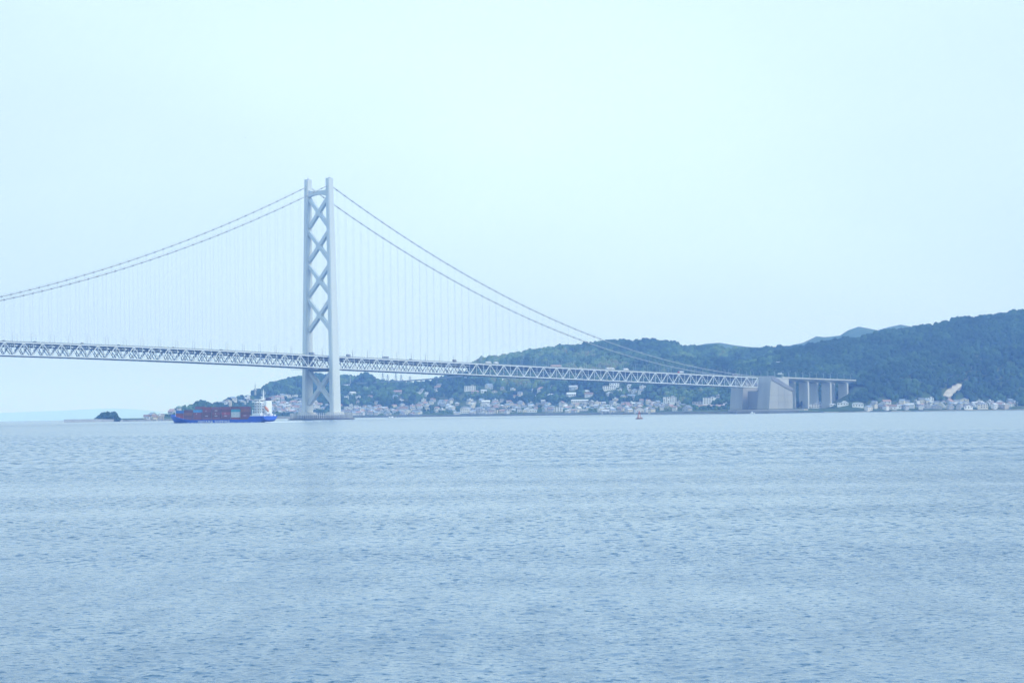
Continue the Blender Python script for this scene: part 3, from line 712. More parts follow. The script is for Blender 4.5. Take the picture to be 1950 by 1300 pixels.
# landmark buildings, each read off the shore: px centre, ground py, width px, height px, form, colours, words
LM = [
 (1275.5, 773, 25, 17.5, 'block', 'white', 'pale grey', 5, 'white five storey hotel block standing above the shore left of the anchorage', 'building'),
 (1291.5, 773, 9, 9, 'block', 'cream', 'pale grey', 2, 'low cream annex joined to the right of the five storey hotel', 'building'),
 (1351.5, 769, 25, 12.5, 'block', 'white', 'pale grey', 3, 'white three storey school block behind the long salmon roof', 'building'),
 (1367.2, 769, 6, 17, 'block', 'grey', 'pale grey', 4, 'narrow grey stair tower right of the white school block', 'building'),
 (1328.5, 774.5, 20, 10.5, 'block', 'grey', 'slate grey', 2, 'grey two storey building left of the long salmon roof', 'building'),
 (1358, 776.5, 53, 6, 'salmon', 'cream', 'pink brown', 1, 'long low hall with salmon red roof near the anchorage', 'hall'),
 (1381, 773.5, 8, 6, 'block', 'white', 'pale grey', 1, 'small white box building at right end of the salmon roof', 'building'),
 (1549, 777, 20, 8, 'block', 'white', 'pale grey', 2, 'white two storey building below the viaduct piers at the shore', 'building'),
 (1560.5, 776, 6.5, 10, 'block', 'white', 'silver', 2, 'tall white cube joined to the building below the viaduct', 'building'),
 (1585, 772.5, 12, 4.5, 'hip', 'white', 'silver', 1, 'low white hip roofed building right of the viaduct piers', 'building'),
 (1605, 773, 21, 6.5, 'block', 'white', 'silver', 1, 'wide white building with raised centre, foot of wooded hill', 'building'),
 (1608, 768, 10, 4.5, 'hip', 'white', 'silver', 1, 'white upper pavilion behind the wide white building at hill foot', 'pavilion'),
 (1633.5, 775.5, 21, 8.5, 'arch', 'white', 'silver', 1, 'white hall with rounded roof corners and arched openings by the beach', 'hall'),
 (1770, 763, 15, 6, 'block', 'white', 'silver', 2, 'white house with three windows just left of bare slope', 'house'),
 (1836, 764, 17, 7, 'gable', 'cream', 'slate grey', 2, 'cream house with broad grey gable below the bare slope', 'house'),
 (1708, 778.5, 15, 6.5, 'block', 'white', 'silver', 1, 'low white boat shed on right hand beach', 'shed'),
 (1766, 778, 12, 11, 'block', 'grey', 'slate grey', 2, 'dark blue grey tall shed in the right hand beach village', 'shed'),
 (1783.5, 778, 20, 7, 'gable', 'grey', 'blue grey', 1, 'wide blue roofed shed right of the dark tall shed', 'shed'),
 (1805, 777, 14, 6, 'gable', 'white', 'pale grey', 1, 'small white gabled house on beach beneath bare slope', 'house'),
 (1844, 778, 16, 8, 'gable', 'white', 'brown', 2, 'white house with brown roof at beach, right of bare slope', 'house'),
 (1871, 777, 20, 8, 'block', 'cream', 'pale grey', 2, 'cream flat roofed house near the end of the beach village', 'house'),
 (1901, 775, 26, 9, 'gable', 'cream', 'brown', 2, 'large cream house with brown gable at end of beach village', 'house'),
 (1480, 694.5, 20, 6, 'dome', 'white', 'silver', 1, 'white low domed building alone in the wood above the viaduct', 'building'),
 (1088, 754, 17, 7, 'shed', 'white', 'silver', 1, 'white lean-to roofed building amid houses on middle slope', 'building'),
 (1160, 742, 24, 7, 'block', 'white', 'pale grey', 2, 'large white terraced building just under the truss, lower wing', 'building'),
 (1170, 738, 18, 8, 'block', 'white', 'silver', 2, 'large white terraced building just under the truss, upper wing', 'building'),
 (1199, 737, 10, 5, 'hip', 'white', 'pale grey', 1, 'small white house right of the large terraced building', 'house'),
 (1104, 766.5, 32, 5, 'shed', 'cream', 'silver', 1, 'long cream greenhouse like shed in the clearing mid slope', 'shed'),
 (1170.5, 774.5, 21, 5, 'block', 'white', 'silver', 1, 'long white flat building above the roofs left of the buoy', 'building'),
 (1063.5, 784, 15, 9.5, 'block', 'white', 'pale grey', 3, 'white three storey flats by the shore, mid town', 'flats'),
 (1013, 785, 19, 8.5, 'gable', 'white', 'silver', 1, 'white hall with wide silver gable at the shore', 'hall'),
 (1100, 784, 38, 6, 'dome', 'grey', 'silver', 1, 'long hall with curved silver roof by the shore', 'hall'),
 (974, 784, 14, 7, 'gable', 'cream', 'pink brown', 2, 'cream shore house with pink brown roof left of the silver gable', 'house'),
 (1049, 756, 13, 6.5, 'hip', 'white', 'pale grey', 2, 'white villa in trees on the middle slope', 'house'),
 (1021, 757, 12, 5.5, 'gable', 'white', 'blue grey', 1, 'small house with blue grey roof left of the white villa', 'house'),
 (1117, 747.5, 11, 5, 'hip', 'cream', 'silver', 1, 'round roofed cream house among trees below the truss', 'house'),
 (895, 744, 21, 9, 'block', 'white', 'pale grey', 3, 'grey white three storey building on slope above brown field', 'building'),
 (904.5, 748, 13, 4.5, 'salmon', 'beige', 'pink brown', 1, 'long salmon roofed hall just right of the slope building', 'hall'),
 (921.5, 748, 10.5, 6, 'gable', 'white', 'pale grey', 2, 'white gabled house in the orchard slope', 'house'),
 (942, 747, 10, 4.5, 'gable', 'cream', 'pink brown', 1, 'cream house with pinkish roof furthest right on orchard slope', 'house'),
 (682, 760, 8.5, 6, 'block', 'white', 'silver', 2, 'white cube house in woods right of the tower', 'house'),
 (660, 760, 8, 6, 'block', 'white', 'pale grey', 2, 'pale cube house in woods close to the tower leg', 'house'),
 (671.5, 779, 31, 5.5, 'block', 'white', 'pale grey', 2, 'long white school like building behind the tower pier', 'building'),
 (668.5, 775, 6, 5.5, 'block', 'white', 'pale grey', 1, 'square rooftop block of building behind the tower pier', 'building'),
 (600, 782, 33, 5, 'block', 'white', 'pale grey', 2, 'long white building seen between the two tower legs', 'building'),
 (884.5, 787, 16, 9, 'block', 'white', 'silver', 2, 'white warehouse on shore, left of the grey warehouse', 'warehouse'),
 (906, 787, 19, 10, 'block', 'grey', 'pale grey', 3, 'grey flat roofed warehouse block on the shore', 'warehouse'),
 (933, 787, 30, 7, 'block', 'cream', 'pale grey', 2, 'long cream harbour building right of the grey warehouse', 'warehouse'),
 (672, 736, 36, 3.6, 'shed', 'white', 'silver', 1, 'long white service building on the plateau near tower', 'building'),
 (721, 736, 22, 3.2, 'shed', 'white', 'pale grey', 1, 'long low white building on plateau beside the pylons', 'building'),
 (836, 739, 17, 4, 'shed', 'beige', 'pink brown', 1, 'long brownish roofed building at right end of plateau', 'building'),
 (892, 720, 14, 2.6, 'block', 'white', 'silver', 1, 'thin white building hugging the underside of the truss line', 'building'),
 (426, 769, 13, 5.5, 'gable', 'white', 'silver', 2, 'white house above the red containers in front of wood', 'house'),
 (562, 758, 9, 6, 'block', 'white', 'pale grey', 2, 'pale flats high in the town left of tower', 'flats'),
 (1302, 664.5, 8, 3.4, 'gable', 'white', 'silver', 1, 'small white lodge in forest high above the cables', 'lodge'),
 (1272.5, 667.5, 8, 4, 'end', 'white', 'silver', 1, 'white peaked lodge in forest at upper left of pair', 'lodge'),
 (1438, 667.5, 8, 2.8, 'gable', 'white', 'silver', 1, 'tiny white lodge near the ridge above the anchorage', 'lodge'),
]
def landmark(cx, gy, wp, hp, form, wc, rc, st, label, cat):
    g = ground_hit(cx, gy)
    if g is None: print('NOHIT', label); return
    sc = g.y/FPX; W = wp*sc; H = hp*sc; Dp = min(max(W*.5, 8), 22)
    name = cat.replace(' ', '_') if cat not in ('flats',) else 'apartment_block'
    rz = random.uniform(-.12, .12); e = empty(name, g, rz); tag(e, label, cat)
    HOUSES.append((g, max(W, Dp)*.55)); hw, hd = W/2, Dp/2; e_ = .5
    wall = MB(); roof = MB(); hw_top = H
    if form in ('block',):
        wall.box(-hw, hw, -hd, hd, -6, H-.6)
        for i in range(1, st): wall.box(-hw-.12, hw+.12, -hd-.35, -hd+.01, i*H/st-.18, i*H/st+.12)
        roof.box(-hw-.25, hw+.25, -hd-.25, hd+.25, H-.6, H); roof.box(hw*.2, hw*.7, -hd*.3, hd*.5, H, H+1.6)
    elif form in ('gable', 'salmon', 'end'):
        h1 = H*.55
        wall.box(-hw, hw, -hd, hd, -6, h1)
        if form == 'end' or (W < 22 and form == 'gable' and random.random() < .5):
            for s_ in (-1, 1): roof.hexa([(s_*(hw+e_), -hd-e_, h1-.3), (s_*(hw+e_), hd+e_, h1-.3), (0, hd+e_, H-.4), (0, -hd-e_, H-.4)], [(s_*(hw+e_), -hd-e_, h1), (s_*(hw+e_), hd+e_, h1), (0, hd+e_, H), (0, -hd-e_, H)])
            wall.add([(-hw, -hd, h1), (hw, -hd, h1), (0, -hd, H-.4), (-hw, hd, h1), (hw, hd, h1), (0, hd, H-.4)], [(0,1,2), (3,5,4)])
        else:
            for s_ in (-1, 1): roof.hexa([(-hw-e_, s_*(hd+e_), h1-.3), (hw+e_, s_*(hd+e_), h1-.3), (hw+e_, 0, H-.4), (-hw-e_, 0, H-.4)], [(-hw-e_, s_*(hd+e_), h1), (hw+e_, s_*(hd+e_), h1), (hw+e_, 0, H), (-hw-e_, 0, H)])
            wall.add([(-hw, -hd, h1), (-hw, hd, h1), (-hw, 0, H-.4), (hw, -hd, h1), (hw, hd, h1), (hw, 0, H-.4)], [(0,2,1), (3,4,5)])
        hw_top = h1
    elif form == 'hip':
        h1 = H*.6; wall.box(-hw, hw, -hd, hd, -6, h1); q = hw*.4
        roof.add([(-hw-e_, -hd-e_, h1), (hw+e_, -hd-e_, h1), (hw+e_, hd+e_, h1), (-hw-e_, hd+e_, h1), (-q, 0, H), (q, 0, H)], [(0,1,5,4), (1,2,5), (2,3,4,5), (3,0,4), (0,3,2,1)]); hw_top = h1
    elif form == 'shed':
        h1 = H*.55; wall.box(-hw, hw, -hd, hd, -6, h1)
        roof.hexa([(-hw-e_, -hd-e_, h1-.2), (hw+e_, -hd-e_, h1-.2), (hw+e_, hd+e_, H-.3), (-hw-e_, hd+e_, H-.3)], [(-hw-e_, -hd-e_, h1+.1), (hw+e_, -hd-e_, h1+.1), (hw+e_, hd+e_, H), (-hw-e_, hd+e_, H)]); hw_top = h1
    else:  # arch / dome: curved roof across the width
        h1 = H*(.35 if form == 'dome' else .6); wall.box(-hw, hw, -hd, hd, -6, h1); n = 12; b = []
        for i in range(n+1):
            t = math.pi*i/n; b.append((-hw*1.02*math.cos(t), h1+(H-h1)*math.sin(t)**.8))
        k = n+1; roof.v += [(x, -hd-.4, z) for x, z in b]+[(x, hd+.4, z) for x, z in b]
        roof.f += [(i, i+1, k+i+1, k+i)[::-1] for i in range(n)]+[tuple(range(k)), tuple(range(2*k-1, k-1, -1))]; hw_top = h1
    wall.build('wall', mat('landmark_white', (.80, .80, .77), .8, var=.08, scale=.2, streak=True) if wc == 'white' else wm(wc), e); roof.build('roof', rm(rc), e)
    ww = 1.7; nc = max(2, min(9, int(W/3.6))); fh = hw_top/st
    wmesh = MB().box(-ww/2, ww/2, -.03, .08, -min(.8, fh*.27), min(.8, fh*.27)).mesh('window', GLASS)
    for i in range(st):
        for j in range(nc):
            if random.random() < .12: continue
            o = link('window', wmesh, e); o.location = (-hw+(j+.5)*W/nc, -hd-.05, (i+.52)*fh)
for a in LM: landmark(*a)
def near_mark(px, py):
    best = min(LM, key=lambda a: (a[0]-px)**2+((a[1]-py)*2.5)**2)
    side = ('upper ' if py < best[1]-3 else 'lower ' if py > best[1]+1 else '')+('left of' if px < best[0] else 'right of')
    w_ = best[8].split(); stop = next((i for i, q in enumerate(w_) if q in ('standing', 'behind', 'on', 'at', 'by', 'in', 'among', 'amid', 'above', 'below', 'just', 'near', 'with', 'right', 'left', 'joined', 'alone', 'seen', 'hugging', 'beneath', 'close', 'furthest', 'high', 'of')), len(w_))
    return side+' the '+' '.join(w_[:stop])
ZN = [  # px0, px1, py0, py1, count, where
 (500, 578, 755, 770, 17, 'high in the town left of the tower'), (500, 578, 770, 789, 24, 'in shore town left of the tower'), (395, 480, 757, 772, 9, 'above the container ship'),
 (585, 625, 768, 786, 7, 'between the tower legs'), (640, 800, 775, 791, 34, 'on shore right of the tower'), (655, 820, 737, 770, 16, 'on the slope right of the tower'),
 (800, 1000, 765, 790, 46, 'in the mid shore town'), (820, 1000, 724, 762, 12, 'on the orchard slope'), (1000, 1262, 768, 787, 52, 'in the town left of the hotel'),
 (1010, 1250, 738, 766, 15, 'in woods below the truss'), (1262, 1330, 774, 784, 10, 'below the hotel'), (1648, 1935, 768, 781, 44, 'in the beach village'), (266, 330, 789, 798, 7, 'on the far left point')]
KINDS_ = ('gabled', 'gabled', 'hipped', 'end-gabled', 'flat'); nhouse = 0
SEENLAB = {}
for x0, x1, y0, y1, cnt, where in ZN:
    got = 0; tries = 0
    while got < cnt and tries < cnt*25:
        tries += 1; px, py = random.uniform(x0, x1), random.uniform(y0, y1)
        g = ground_hit(px, py)
        if g is None or g.z < 1 or g.y > 8000: continue
        w_, d_, h_ = random.choice(((9, 6, 4.2), (9, 6, 4.2), (11, 7, 4.6), (13, 7, 3.0), (8, 7, 5.4), (15, 8, 4.8)))
        if not far_enough(g, w_*.48): continue
        size = {9: 'little', 11: 'mid-sized', 13: 'single storey', 8: 'tall', 15: 'large'}[w_]
        for att in range(30):
            k = random.choice(KINDS_); wc = random.choice(('white', 'white', 'white', 'cream', 'grey', 'beige'))
            rc = random.choice(('slate grey', 'blue grey', 'brown', 'pale grey', 'slate grey', 'pink brown', 'silver', 'blue grey', 'slate grey', 'blue grey')) if k != 'flat' else random.choice(('pale grey', 'silver'))
            lab = f'{size} {wc} {k} house, {rc} roof, {near_mark(px, py)}'
            if len(lab.split()) > 16: lab = f'{size} {wc} {k} house, {rc} roof, {where}'
            if lab not in SEENLAB: break
        if lab in SEENLAB: continue
        SEENLAB[lab] = 1; HOUSES.append((g, w_*.48))
        place_house(g, random.choice((0, .3, -.4, .7, 1.2, -1))+random.uniform(-.1, .1), k, wc, rc, w_, d_, h_, lab, 'houses of the far shore town'); got += 1; nhouse += 1
print('HOUSES', nhouse)
# the smallest, farthest roofs nobody could tell apart: one mass
rest = {}
tries = 0; nrest = 0
while nrest < 200 and tries < 4000:
    tries += 1; x0, x1, y0, y1, cnt, where = random.choice([ZN[0], ZN[1], ZN[4], ZN[6], ZN[8], ZN[1], ZN[4], ZN[11]])
    g = ground_hit(random.uniform(x0, x1), random.uniform(y0, y1))
    if g is None or g.z < 1 or not far_enough(g, 3.6): continue
    HOUSES.append((g, 3.6)); rz = random.uniform(-1, 1); a = Vector((math.cos(rz), math.sin(rz), 0)); b = Vector((-a.y, a.x, 0)); hw, hd, h_ = random.uniform(3, 5), random.uniform(2.5, 4), random.uniform(3, 6)
    col = random.choice(('white', 'cream', 'grey')); rcol = random.choice(('slate grey', 'blue grey', 'pale grey', 'pink brown'))
    mw = rest.setdefault(('w', col), MB()); mr_ = rest.setdefault(('r', rcol), MB())
    q = lambda x, y, z: g+a*x+b*y+Vector((0, 0, z))
    mw.hexa([q(-hw, -hd, -4), q(hw, -hd, -4), q(hw, hd, -4), q(-hw, hd, -4)], [q(-hw, -hd, h_), q(hw, -hd, h_), q(hw, hd, h_), q(-hw, hd, h_)])
    mr_.add([q(-hw-.4, -hd-.4, h_), q(hw+.4, -hd-.4, h_), q(hw+.4, hd+.4, h_), q(-hw-.4, hd+.4, h_), q(-hw-.4, 0, h_+hd*.6), q(hw+.4, 0, h_+hd*.6)], [(0,1,5,4), (1,2,5), (2,3,4,5), (3,0,4), (0,3,2,1)])
    nrest += 1
mb = MB(); mi = []; ml = []
for (t_, c_), m_ in rest.items():
    mm_ = wm(c_) if t_ == 'w' else rm(c_); ml.append(mm_); mi += [len(ml)-1]*len(m_.f); mb.add(m_.v, m_.f)
o = mb.build('far_town_houses', None); [o.data.materials.append(q) for q in ml]; o.data.polygons.foreach_set('material_index', mi)
tag(o, 'crowded mass of tiny pale houses packed between the larger ones', 'houses', kind='stuff')
print('REST', nrest)
# ------------------------------------------------------------------ sea wall, beach, bare slope, road on the slope
def strip(name, pts, m, kind=None):
    """pts: list of (px, Y, z0, z1, depth)"""
    mb = MB()
    for i in range(len(pts)-1):
        (p0, y0, a0, b0, d0), (p1, y1, a1, b1, d1) = pts[i], pts[i+1]
        q = lambda p, y, z: Vector(((p-975)/FPX*y, y, z-drop((p-975)/FPX*y, y)))
        mb.hexa([q(p0, y0, a0), q(p1, y1, a1), q(p1, y1+d1, a1), q(p0, y0+d0, a0)], [q(p0, y0, b0), q(p1, y1, b1), q(p1, y1+d1, b1), q(p0, y0+d0, b0)])
    return mb.build(name, m)
sh = lambda px: float(np.interp(px, SHORE[:, 0], SHORE[:, 1]))
seawall_m = mat('seawall_concrete', (.26, .27, .27), .85, var=.25, scale=.05)
o = strip('sea_wall', [(x, sh(x)-3, -2, 3.6+.5*math.sin(x*.05), 5) for x in list(range(500, 1531, 15))], seawall_m)
tag(o, 'long grey concrete sea wall edging the town along the waterline', 'sea wall')
o = strip('sea_wall', [(x, sh(x)-3, -2, 2.6, 5) for x in list(range(228, 500, 15))+[500]], seawall_m)
tag(o, 'low grey sea wall on the point left of the container ship', 'sea wall')
sand = mat('beach_sand', (.42, .37, .29), .95, var=.1, scale=.1)
o = strip('beach', [(x, sh(x)-14, -1.2, .9+.25*math.sin(x*.13), 22) for x in range(1545, 2500, 12)], sand); tag(o, kind='structure')
o = strip('shore_road', [(x, sh(x)+16, 3.0, 5.4, 9) for x in range(1385, 1540, 8)], mat('road_bank', (.45, .43, .38), .9, var=.1)); tag(o, kind='structure')
rockm = mat('rock_armour', (.11, .12, .13), .9, var=.3, scale=.4)
for i, (a, b) in enumerate(((1400, 1566), (1596, 1625), (1655, 1695), (1733, 1756))):
    mb = MB(); 
    for k in range(int((b-a)*1.6)):
        px = random.uniform(a, b); y = sh(px)-random.uniform(16, 30); r = random.uniform(.8, 1.7); c = Vector(((px-975)/FPX*y, y, -drop(0, y)+.1))
        vs = [c+Vector((random.uniform(.7, 1.2)*r*dx, random.uniform(.7, 1.2)*r*dy, r*dz)) for dx, dy, dz in ((-1,-1,-.6),(1,-1,-.6),(1,1,-.6),(-1,1,-.6),(-.6,-.6,.7),(.6,-.6,.8),(.6,.6,.7),(-.6,.6,.6))]
        mb.hexa(vs[:4], vs[4:])
    o = mb.build('rock_armour', rockm); tag(o, 'dark armour rocks heaped along the waterline', 'rocks', kind='stuff')
# bare cut slope above the beach village
def cut_slope():
    poly = [(1776, 754), (1784, 753), (1792, 747), (1800, 741), (1806, 736), (1814, 733), (1824, 730), (1831, 731.5), (1831, 735), (1824, 740), (1819, 745), (1815, 751), (1806, 756), (1799, 753), (1788, 754.5)]
    y0 = ground_hit(1800, 757).y; y1 = max(ground_hit(1826, 731).y, y0+60)
    f_ = lambda p: at(p[0], p[1], y0+(y1-y0)*min(1, max(0, (756-p[1])/26.0))-6)
    pts = [f_(p) for p in poly]; c = f_((1811, 744)); n = len(pts)
    mb = MB(); mb.v = [tuple(c)]+[tuple(p) for p in pts]+[tuple(p+Vector((0, 2, -6))) for p in pts]
    mb.f = [(0, 1+k, 1+(k+1) % n) for k in range(n)]+[(1+k, 1+n+k, 1+n+(k+1) % n, 1+(k+1) % n) for k in range(n)]
    m = mat('cut_earth', (.46, .41, .33), .95, var=.2, scale=.08)
    tag(mb.build('bare_slope', m), kind='structure')
cut_slope()
# breakwater and wooded islet at the far left
o = strip('breakwater', [(120, 4560, -3, 4.3, 7), (150, 4590, -3, 4.2, 7), (180, 4620, -3, 4.4, 7), (205, 4660, -3, 3.6, 7), (232, 4730, -3, 3.2, 12)], mat('breakwater_concrete', (.40, .42, .44), .85, var=.15, scale=.08))
tag(o, 'straight grey concrete breakwater reaching out from the wooded islet', 'breakwater')
isl = MB(); ic = Vector(((200.5-975)/FPX*4700, 4700, -drop(0, 4700)))
prof = [(178, 0), (181, 3), (185, 6), (192, 11.5), (199, 12.5), (208, 12.2), (215, 13), (220, 10.5), (223, 5), (227, 1.5), (229, -1)]
n = len(prof); rows = 7
for j in range(rows):
    v = (j/(rows-1))*2-1
    for (px, h_) in prof: isl.v.append((ic.x+(px-200.5)/FPX*4700*(1-.3*abs(v)), ic.y+v*18, ic.z-1+(h_+1)*math.sqrt(max(0, 1-v*v))*.82+random.uniform(-.4, .4)))
for j in range(rows-1):
    for i in range(n-1): isl.f.append((j*n+i, j*n+i+1, (j+1)*n+i+1, (j+1)*n+i))
io = isl.build('islet', mat('islet_rock', (.05, .075, .045), .95, var=.3, scale=.2)); tag(io, kind='structure')
ip = []; 
for k in range(520):
    px = random.uniform(179, 226); h_ = np.interp(px, [p for p, q in prof], [q for p, q in prof]); v = random.uniform(-.9, .9)
    ip.append((ic.x+(px-200.5)/FPX*4700, ic.y+v*16, ic.z+(h_)*math.sqrt(1-v*v)*random.uniform(.7, 1.0)+.3))
ip = np.array(ip); rr = np.random.default_rng(2).uniform(1.3, 2.6, len(ip))
tag(link('islet_trees', crowns_mesh('islet_trees', ip, rr, np.random.default_rng(4).uniform(.05, .4, len(ip)), LEAF)), 'dark round clump of trees covering the small islet', 'trees', kind='stuff')
# single trees that stand apart
bark = mat('bark', (.08, .06, .045), .95)
def single_tree(px, gy, hpx, tintv, label, conical=False, group=None):
    g = ground_hit(px, gy)
    if g is None: return
    h_ = hpx*g.y/FPX; e = empty('tree', g, random.uniform(0, 6)); tag(e, label, 'tree', group)
    tr = MB().tube([(0, 0, -1), (.1, 0, h_*.3), (.05, .1, h_*.75)], [h_*.035, h_*.028, h_*.01], 6)
    for k in range(5):
        a = k*1.3; tr.tube([(.05, 0, h_*(.28+.08*k)), (math.cos(a)*h_*.2, math.sin(a)*h_*.2, h_*(.42+.09*k))], [h_*.014, h_*.006], 5)
    tr.build('trunk', bark, e); pts = []; rs = []
    for k in range(46):
        u = random.random(); a = random.uniform(0, 6.28); z = h_*(.25+.72*u); R = h_*((.34*(1-u)+.04) if conical else .36*math.sin(math.pi*(.12+.82*u)))*math.sqrt(random.random())
        pts.append((R*math.cos(a), R*math.sin(a), z)); rs.append(h_*random.uniform(.055, .10))
    link('crown', crowns_mesh('crown', np.array(pts), np.array(rs), np.full(len(pts), tintv)+np.random.default_rng(k).uniform(-.1, .15, len(pts)), LEAF), e)
TL = [(1521, 777, 12, .1, 'pointed dark conifer at foot of first viaduct pier', True), (1526.5, 777, 13, .12, 'taller dark conifer between the first two viaduct piers', True), (1533, 777, 11, .15, 'broad dark conifer right of the second viaduct pier', True),
 (1414, 777, 6, .3, 'small round tree left below the anchorage', False), (1424, 777, 5, .35, 'little bush like tree under the truss end', False), (1436, 778, 4.6, .3, 'low tree at left corner of the anchorage', False), (1449, 777.5, 4.4, .25, 'low tree before shaded face of the anchorage', False), (1471, 777.5, 4.4, .3, 'low tree before the sunlit anchorage wall', False), (1487, 777.5, 4.8, .22, 'low tree below middle of sunlit anchorage wall', False), (1503, 777.5, 5, .25, 'round tree at right corner of the anchorage', False),
 (1340, 778.5, 5.5, .55, 'yellow green round tree in front of salmon roof', False), (1308, 774, 7, .4, 'round green tree right of hotel annex', False), (1935, 777, 11, .3, 'tall dark tree at right end of beach village', False), (1546, 768, 13, .2, 'dark spreading tree between the viaduct pier pairs', False),
 (392, 766, 7, .3, 'rounded tree topping the wood above the ship', False), (370, 769, 6, .3, 'rounded tree left of the highest one above ship', False), (329, 782, 7, .35, 'pale rounded tree above ship bow', False), (444, 755, 5.5, .3, 'small tree on skyline left of the lookout tower', False)]
for a in TL: single_tree(a[0], a[1], a[2], a[3], a[4], a[5])
# lookout tower with antenna, domed pavilion, pylons
g = ground_hit(486, 750) or at(486, 749, 5900); g = Vector((g.x, g.y, g.z)); k_ = g.y/FPX
e = empty('antenna_tower', g); tag(e, 'grey lookout tower with tall thin antenna on the hill ridge', 'antenna tower')
MB().lathe([(2.0, -3), (1.8, 5*k_), (3.2, 5.4*k_), (3.4, 7.4*k_), (2.2, 7.8*k_)], 12).build('tower_shaft', concrete, e)
mb = MB().tube([(0, 0, 7.8*k_), (0, 0, 16*k_), (0, 0, 22*k_)], [.5, .35, .12], 6)
for z in (10, 12, 14, 16): mb.beam((-1.6, 0, z*k_), (1.6, 0, z*k_), .3)
mb.build('antenna', steel_dark, e)
g = ground_hit(341, 779) or at(341, 779, 5150); e = empty('domed_pavilion', g); tag(e, 'round white pavilion with green dome above ship bow', 'pavilion')
MB().lathe([(4.0, -2), (4.0, 2.2), (4.3, 2.3)], 20).build('wall', wm('white'), e)
MB().lathe([(5.6, 2.3), (5.3, 3.2), (4.0, 4.4), (2.0, 5.3), (.3, 5.6)], 20).build('dome', mat('copper_green', (.16, .24, .17), .6), e)
def pylon(px, gy, hpx, label):
    g = ground_hit(px, gy)
    if g is None: g = at(px, gy, 6900)
    h_ = hpx*g.y/FPX; e = empty('pylon', g, .3); tag(e, label, 'pylon', 'power pylons on the plateau'); mb = MB()
    n = 7
    for i in range(n):
        a, b = i/n, (i+1)/n; ra, rb = 4*(1-a)**1.4+.5, 4*(1-b)**1.4+.5
        for sx_, sy_ in ((1,1),(-1,1),(-1,-1),(1,-1)): mb.beam((sx_*ra, sy_*ra, a*h_), (sx_*rb, sy_*rb, b*h_), .32)
        for s_ in (-1, 1): mb.beam((-ra, s_*ra, a*h_), (rb, s_*rb, b*h_), .18); mb.beam((ra, s_*ra, a*h_), (-rb, s_*rb, b*h_), .18)
    mb.build('lattice', steel_dark, e); mb = MB()
    for z in (.62, .77, .9): mb.beam((-5, 0, z*h_), (5, 0, z*h_), .35)
    mb.build('cross_arm', steel_dark, e)
for a in ((729, 734, 24, 'thin pylon standing nearest the tower on plateau'), (738.5, 734, 21, 'second thin pylon of the plateau, in pair with first'), (754, 734, 24, 'widest pylon in the middle of plateau gap'), (764, 733, 20, 'thin pylon just right of the widest one'), (781, 731, 15, 'short distant pylon at right end of sky gap')): pylon(*a)
g = ground_hit(667, 733) or at(667, 733, 6400); e = empty('radio_mast', g); tag(e, 'slim pale mast by long plateau building, close to tower', 'mast')
MB().tube([(0, 0, 0), (0, 0, 21*g.y/FPX)], [.6, .2], 6).build('pole', truss_m, e)
# low viaduct crossing the plateau
pts = [at(x, y, z) for x, y, z in ((655, 731.5, 6700), (700, 729, 6650), (760, 726, 6600), (820, 721.5, 6550), (880, 716, 6500))]
mb = MB()
for a, b in zip(pts[:-1], pts[1:]): mb.beam(a, b, 10, 2.2)
hv = empty('highway_viaduct', pts[2]); tag(hv, 'thin grey road viaduct rising right across the plateau skyline', 'viaduct')
mb.v = [tuple(Vector(p)-pts[2]) for p in mb.v]; mb.build('deck', concrete_d, hv); mb = MB()
for i in range(4):
    for u in (.2, .7):
        p = pts[i].lerp(pts[i+1], u); gz = ground(p.x, p.y)
        if gz < p.z-2: mb.beam(Vector((p.x, p.y, gz-3))-pts[2], p-pts[2], 2.2, 2.2)
if mb.v: mb.build('column_row', concrete_d, hv)
forest(56000, [(q.x, q.y, r+4) for q, r in HOUSES])

#@@SHIP
SA = math.radians(42); SY = 3060.0; sp = at(515, 790, SY); SO = Vector((sp.x, SY, -drop(sp.x, SY)))
SROT = math.pi-SA
ship = empty('container_ship', SO, SROT)
tag(ship, 'blue hulled container ship stacked with red containers, white bridge aft', 'ship')
blue = mat('hull_blue', (.025, .10, .52), .45, var=.08, scale=.08, streak=True)
boot = mat('hull_dark', (.05, .04, .06), .6)
white = mat('ship_white', (.84, .85, .83), .5, var=.06, scale=.3, streak=True)
# stations: x, half breadth at waterline, half breadth at deck, deck height, keel rise
ST = [(0, 6.0, 9.3, 5.9, 2.2), (3, 7.6, 9.5, 5.8, .8), (7, 9.0, 9.5, 5.7, -1), (18.6, 9.5, 9.5, 5.7, -3), (22.5, 9.5, 9.5, 2.7, -3), (60, 9.5, 9.5, 2.7, -3), (104, 9.3, 9.5, 2.7, -3), (116, 7.6, 9.2, 3.2, -3), (123, 6.0, 8.6, 4.6, -3), (130, 4.0, 7.4, 5.8, -3), (135, 2.3, 5.6, 6.6, -3), (137.5, .6, 4.3, 6.9, -3), (141, .1, 2.4, 7.2, 3.6), (144, .05, .3, 7.5, 6.6)]
mb = MB()
for x, bw, bd, zd, zk in ST:
    lev = [(zk, bw*.55), (max(zk+.3, .0), bw), (max(zk+.5, 1.0), bw+(bd-bw)*.35), (zd*.72 if zd > 4 else zd*.8, bw+(bd-bw)*.8), (zd, bd)]
    for z, b in lev: mb.v.append((x, b, z))
    for z, b in lev[::-1]: mb.v.append((x, -b, z))
for i in range(len(ST)-1):
    for k in range(10):
        k2 = (k+1) % 10; mb.f.append((i*10+k, (i+1)*10+k, (i+1)*10+k2, i*10+k2))
mb.f.append(tuple(range(10))); mb.f.append(tuple((len(ST)-1)*10+k for k in range(10))[::-1])
hull = mb.build('hull', blue, ship)
